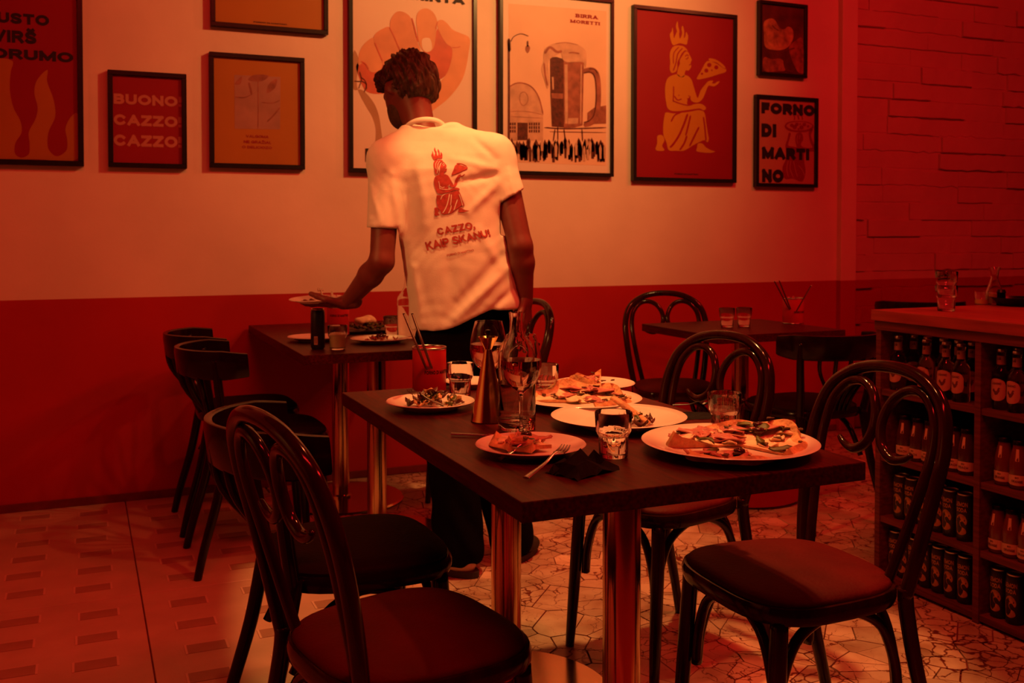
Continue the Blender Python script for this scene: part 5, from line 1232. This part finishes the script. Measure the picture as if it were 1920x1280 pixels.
# collar band
cb = []; ck = L3(797, 242, D + .035)
for k in range(28):
    a_ = 2 * PI * k / 28; cb.append((ck[0] + .068 * math.cos(a_), ck[1] + .064 * math.sin(a_), ck[2] - .026 * math.sin(a_) + .006 * math.cos(a_)))
bm = BM(); tube(bm, cb + cb[:1], .0085, 8, 2, flat=(1.2, .6)); obj('collar', bm, M['tee'], tee, True)
# --- print on the back, laid onto the cloth
bpy.context.view_layer.update()
mw = Matrix.Translation(base) @ Matrix.Rotation(-PSI, 4, 'Z'); mi = mw.inverted()
bv = BVHTree.FromPolygons([v.co for v in tee.data.vertices], [tuple(p.vertices) for p in tee.data.polygons])
zs = Zf(770, 260, 5.33)
def lay(px, lift):
    o_ = mi @ _c0; d_ = (mi.to_3x3() @ ray(*px)).normalized(); h_ = bv.ray_cast(o_, d_)
    return (h_[0] - d_ * lift) if h_[0] else None
def on_shirt(name, polys, lift, m):
    bm = BM()
    for V_, F_ in polys:
        vs = [bm.verts.new((x, y, 0)) for x, y in V_]
        for f_ in F_:
            try: bm.faces.new([vs[i] for i in f_])
            except ValueError: pass
    bmesh.ops.triangulate(bm, faces=bm.faces[:])
    for _ in range(4):
        es = [e for e in bm.edges if e.calc_length() > 5.0]
        if not es: break
        bmesh.ops.subdivide_edges(bm, edges=es, cuts=1); bmesh.ops.triangulate(bm, faces=bm.faces[:])
    bad = []
    for v in bm.verts:
        q = lay((v.co.x, v.co.y), lift)
        if q is None: bad.append(v)
        else: v.co = q
    bmesh.ops.delete(bm, geom=bad, context='VERTS')
    return obj(name, bm, m, tee, True)
A_ = np.array([[331, 146, 1], [588, 1040, 1], [190, 1035, 1]], float); T_ = np.linalg.solve(A_, np.array([zs(240, 85), zs(585, 718), zs(248, 772)]))
def w2s(p): q = np.array([p[0], p[1], 1]) @ T_; return (q[0], q[1])
def tri(pts):
    q = delaunay_2d_cdt([Vector(p) for p in pts], [], [list(range(len(pts)))], 1, 1e-6); return [tuple(v) for v in q[0]], [tuple(f) for f in q[2]]
on_shirt('print_woman', [tri([w2s(p) for p in smooth2(s, 3)]) for s in WOMAN_FILL.values()], .0022, M['tee_print'])
def strip(l, w):
    q = stroke2(l, w, 4); h_ = len(q) // 2; return [w2s(p) for p in q], [(i, i + 1, len(q) - 2 - i, len(q) - 1 - i) for i in range(h_ - 1)]
on_shirt('print_lines', [strip(l, w) for l, w in WOMAN_LINES], .0034, M['tee'])
def quad_text(body, TL, TR, BR, BL, o_=.03):
    v, f = text_mesh(body, o_); out = []
    for u, w in v:
        t = np.array(TL) * (1 - u) + np.array(TR) * u; b2 = np.array(BL) * (1 - u) + np.array(BR) * u
        out.append(zs(*(b2 * (1 - w) + t * w)))
    return out, f
on_shirt('print_lettering', [quad_text('CAZZO,', (252, 892), (628, 822), (650, 905), (275, 975)), quad_text('KAIP SKANU!', (135, 1030), (778, 900), (802, 972), (160, 1120))], .0022, M['tee_print'])
on_shirt('print_small_lettering', [quad_text('FORNO DI MARTINO', (360, 1155), (628, 1100), (632, 1122), (365, 1180), .02)], .0022, M['tee_print'])
# --- trousers and shoes
g = Grid((-.30, -.30, .0), (.36, .36, 1.02), .0075)
hipL, hipR = L3(832, 640, D), L3(912, 632, D + .02); g.smin(g.loft([(.72, .0, .01, .150, .110), (.84, .0, .01, .155, .108), (.965, .0, .01, .150, .104)], 2.4), 0)
knL, knR = L3(846, 850, D - .03), L3(926, 850, D + .06); anL = L3(862, 1020, D - .02); anR = L3(958, 1004, D + .12)
for hp, kn, an, r2 in ((hipL, knL, anL, .088), (hipR, knR, anR, .082)):
    g.smin(g.cap(hp, kn, .100, .082), .04); g.smin(g.cap(kn, an, .082, r2), .02)
g.d += (.006 * np.sin(g.Z * 38 + 5 * np.sin(g.X * 14)) * np.clip(.6 - g.Z, 0, .5) * 2 * np.sin(g.X * 25 + g.Z * 9)).astype(np.float32)
g.d = np.maximum(g.d, (.028 - g.Z).astype(np.float32))
addmesh('trousers', g.mesh(), M['trouser'], who)
for (px, py, dd, di, mm) in ((838, 1062, D - .0, (-.82, .57), 'sneaker'), (968, 1046, D + .13, (.55, .83), 'sole')):
    c_ = np.array(L3(px, py, dd)); c_[2] = 0; d_ = np.array((di[0], di[1], 0)); d_ /= np.linalg.norm(d_); n_ = np.array((-d_[1], d_[0], 0))
    g = Grid(c_ - (.20, .20, .01), c_ + (.20, .20, .14), .005); up_ = np.array((0, 0, 1.0))
    g.smin(g.ell(c_ + d_ * .055 + up_ * .034, (d_, n_, up_), (.075, .046, .034)), 0); g.smin(g.ell(c_ - d_ * .06 + up_ * .045, (d_, n_, up_), (.060, .038, .048)), .04); g.smin(g.cap(c_ - d_ * .05 + up_ * .05, c_ + d_ * .03 + up_ * .055, .034, .030), .03)
    g.d = np.maximum(g.d, (.018 - g.Z).astype(np.float32))
    s_ = addmesh('shoe', g.mesh(), M[mm], who)
    bm = BM(); prism(bm, [tuple((c_ + d_ * (math.cos(t) * .132 - .002) + n_ * math.sin(t) * (.047 - .006 * math.cos(t)))[:2]) for t in [2 * PI * k / 28 for k in range(28)]], .0008, .022); obj('sole', bm, M['sole'], s_, True, angle=40)
    for k in range(5):
        q = c_ + d_ * (.015 + .017 * k) + up_ * (.074 - .0035 * k * 1.4); bm = BM(); tube(bm, [tuple(q - n_ * .024 - up_ * .008), tuple(q + up_ * .004), tuple(q + n_ * .024 - up_ * .008)], .0032, 6, 3); obj('lace', bm, M['ceramic' if mm == 'sneaker' else 'sole'], s_, True)
# --- the plate he carries, with cutlery on it
pw = mw @ Vector(plate_c); hp_ = make_plate('white plate held out over the back table in the waiter\'s hand', (pw.x, pw.y, pw.z - .004), .098, .014); hp_.rotation_euler = (R(2), R(-3), 0)
cutlery('fork', 'fork lying on the plate held by the waiter', tuple(mw @ Vector(L3(607, 562, D + .05))), tuple(mw @ Vector(L3(600, 545, D + .20))), group='cutlery on the carried plate')
cutlery('stick_knife', 'knife lying on the plate held by the waiter', tuple(mw @ Vector(L3(624, 563, D + .06))), tuple(mw @ Vector(L3(622, 546, D + .20))), group='cutlery on the carried plate')
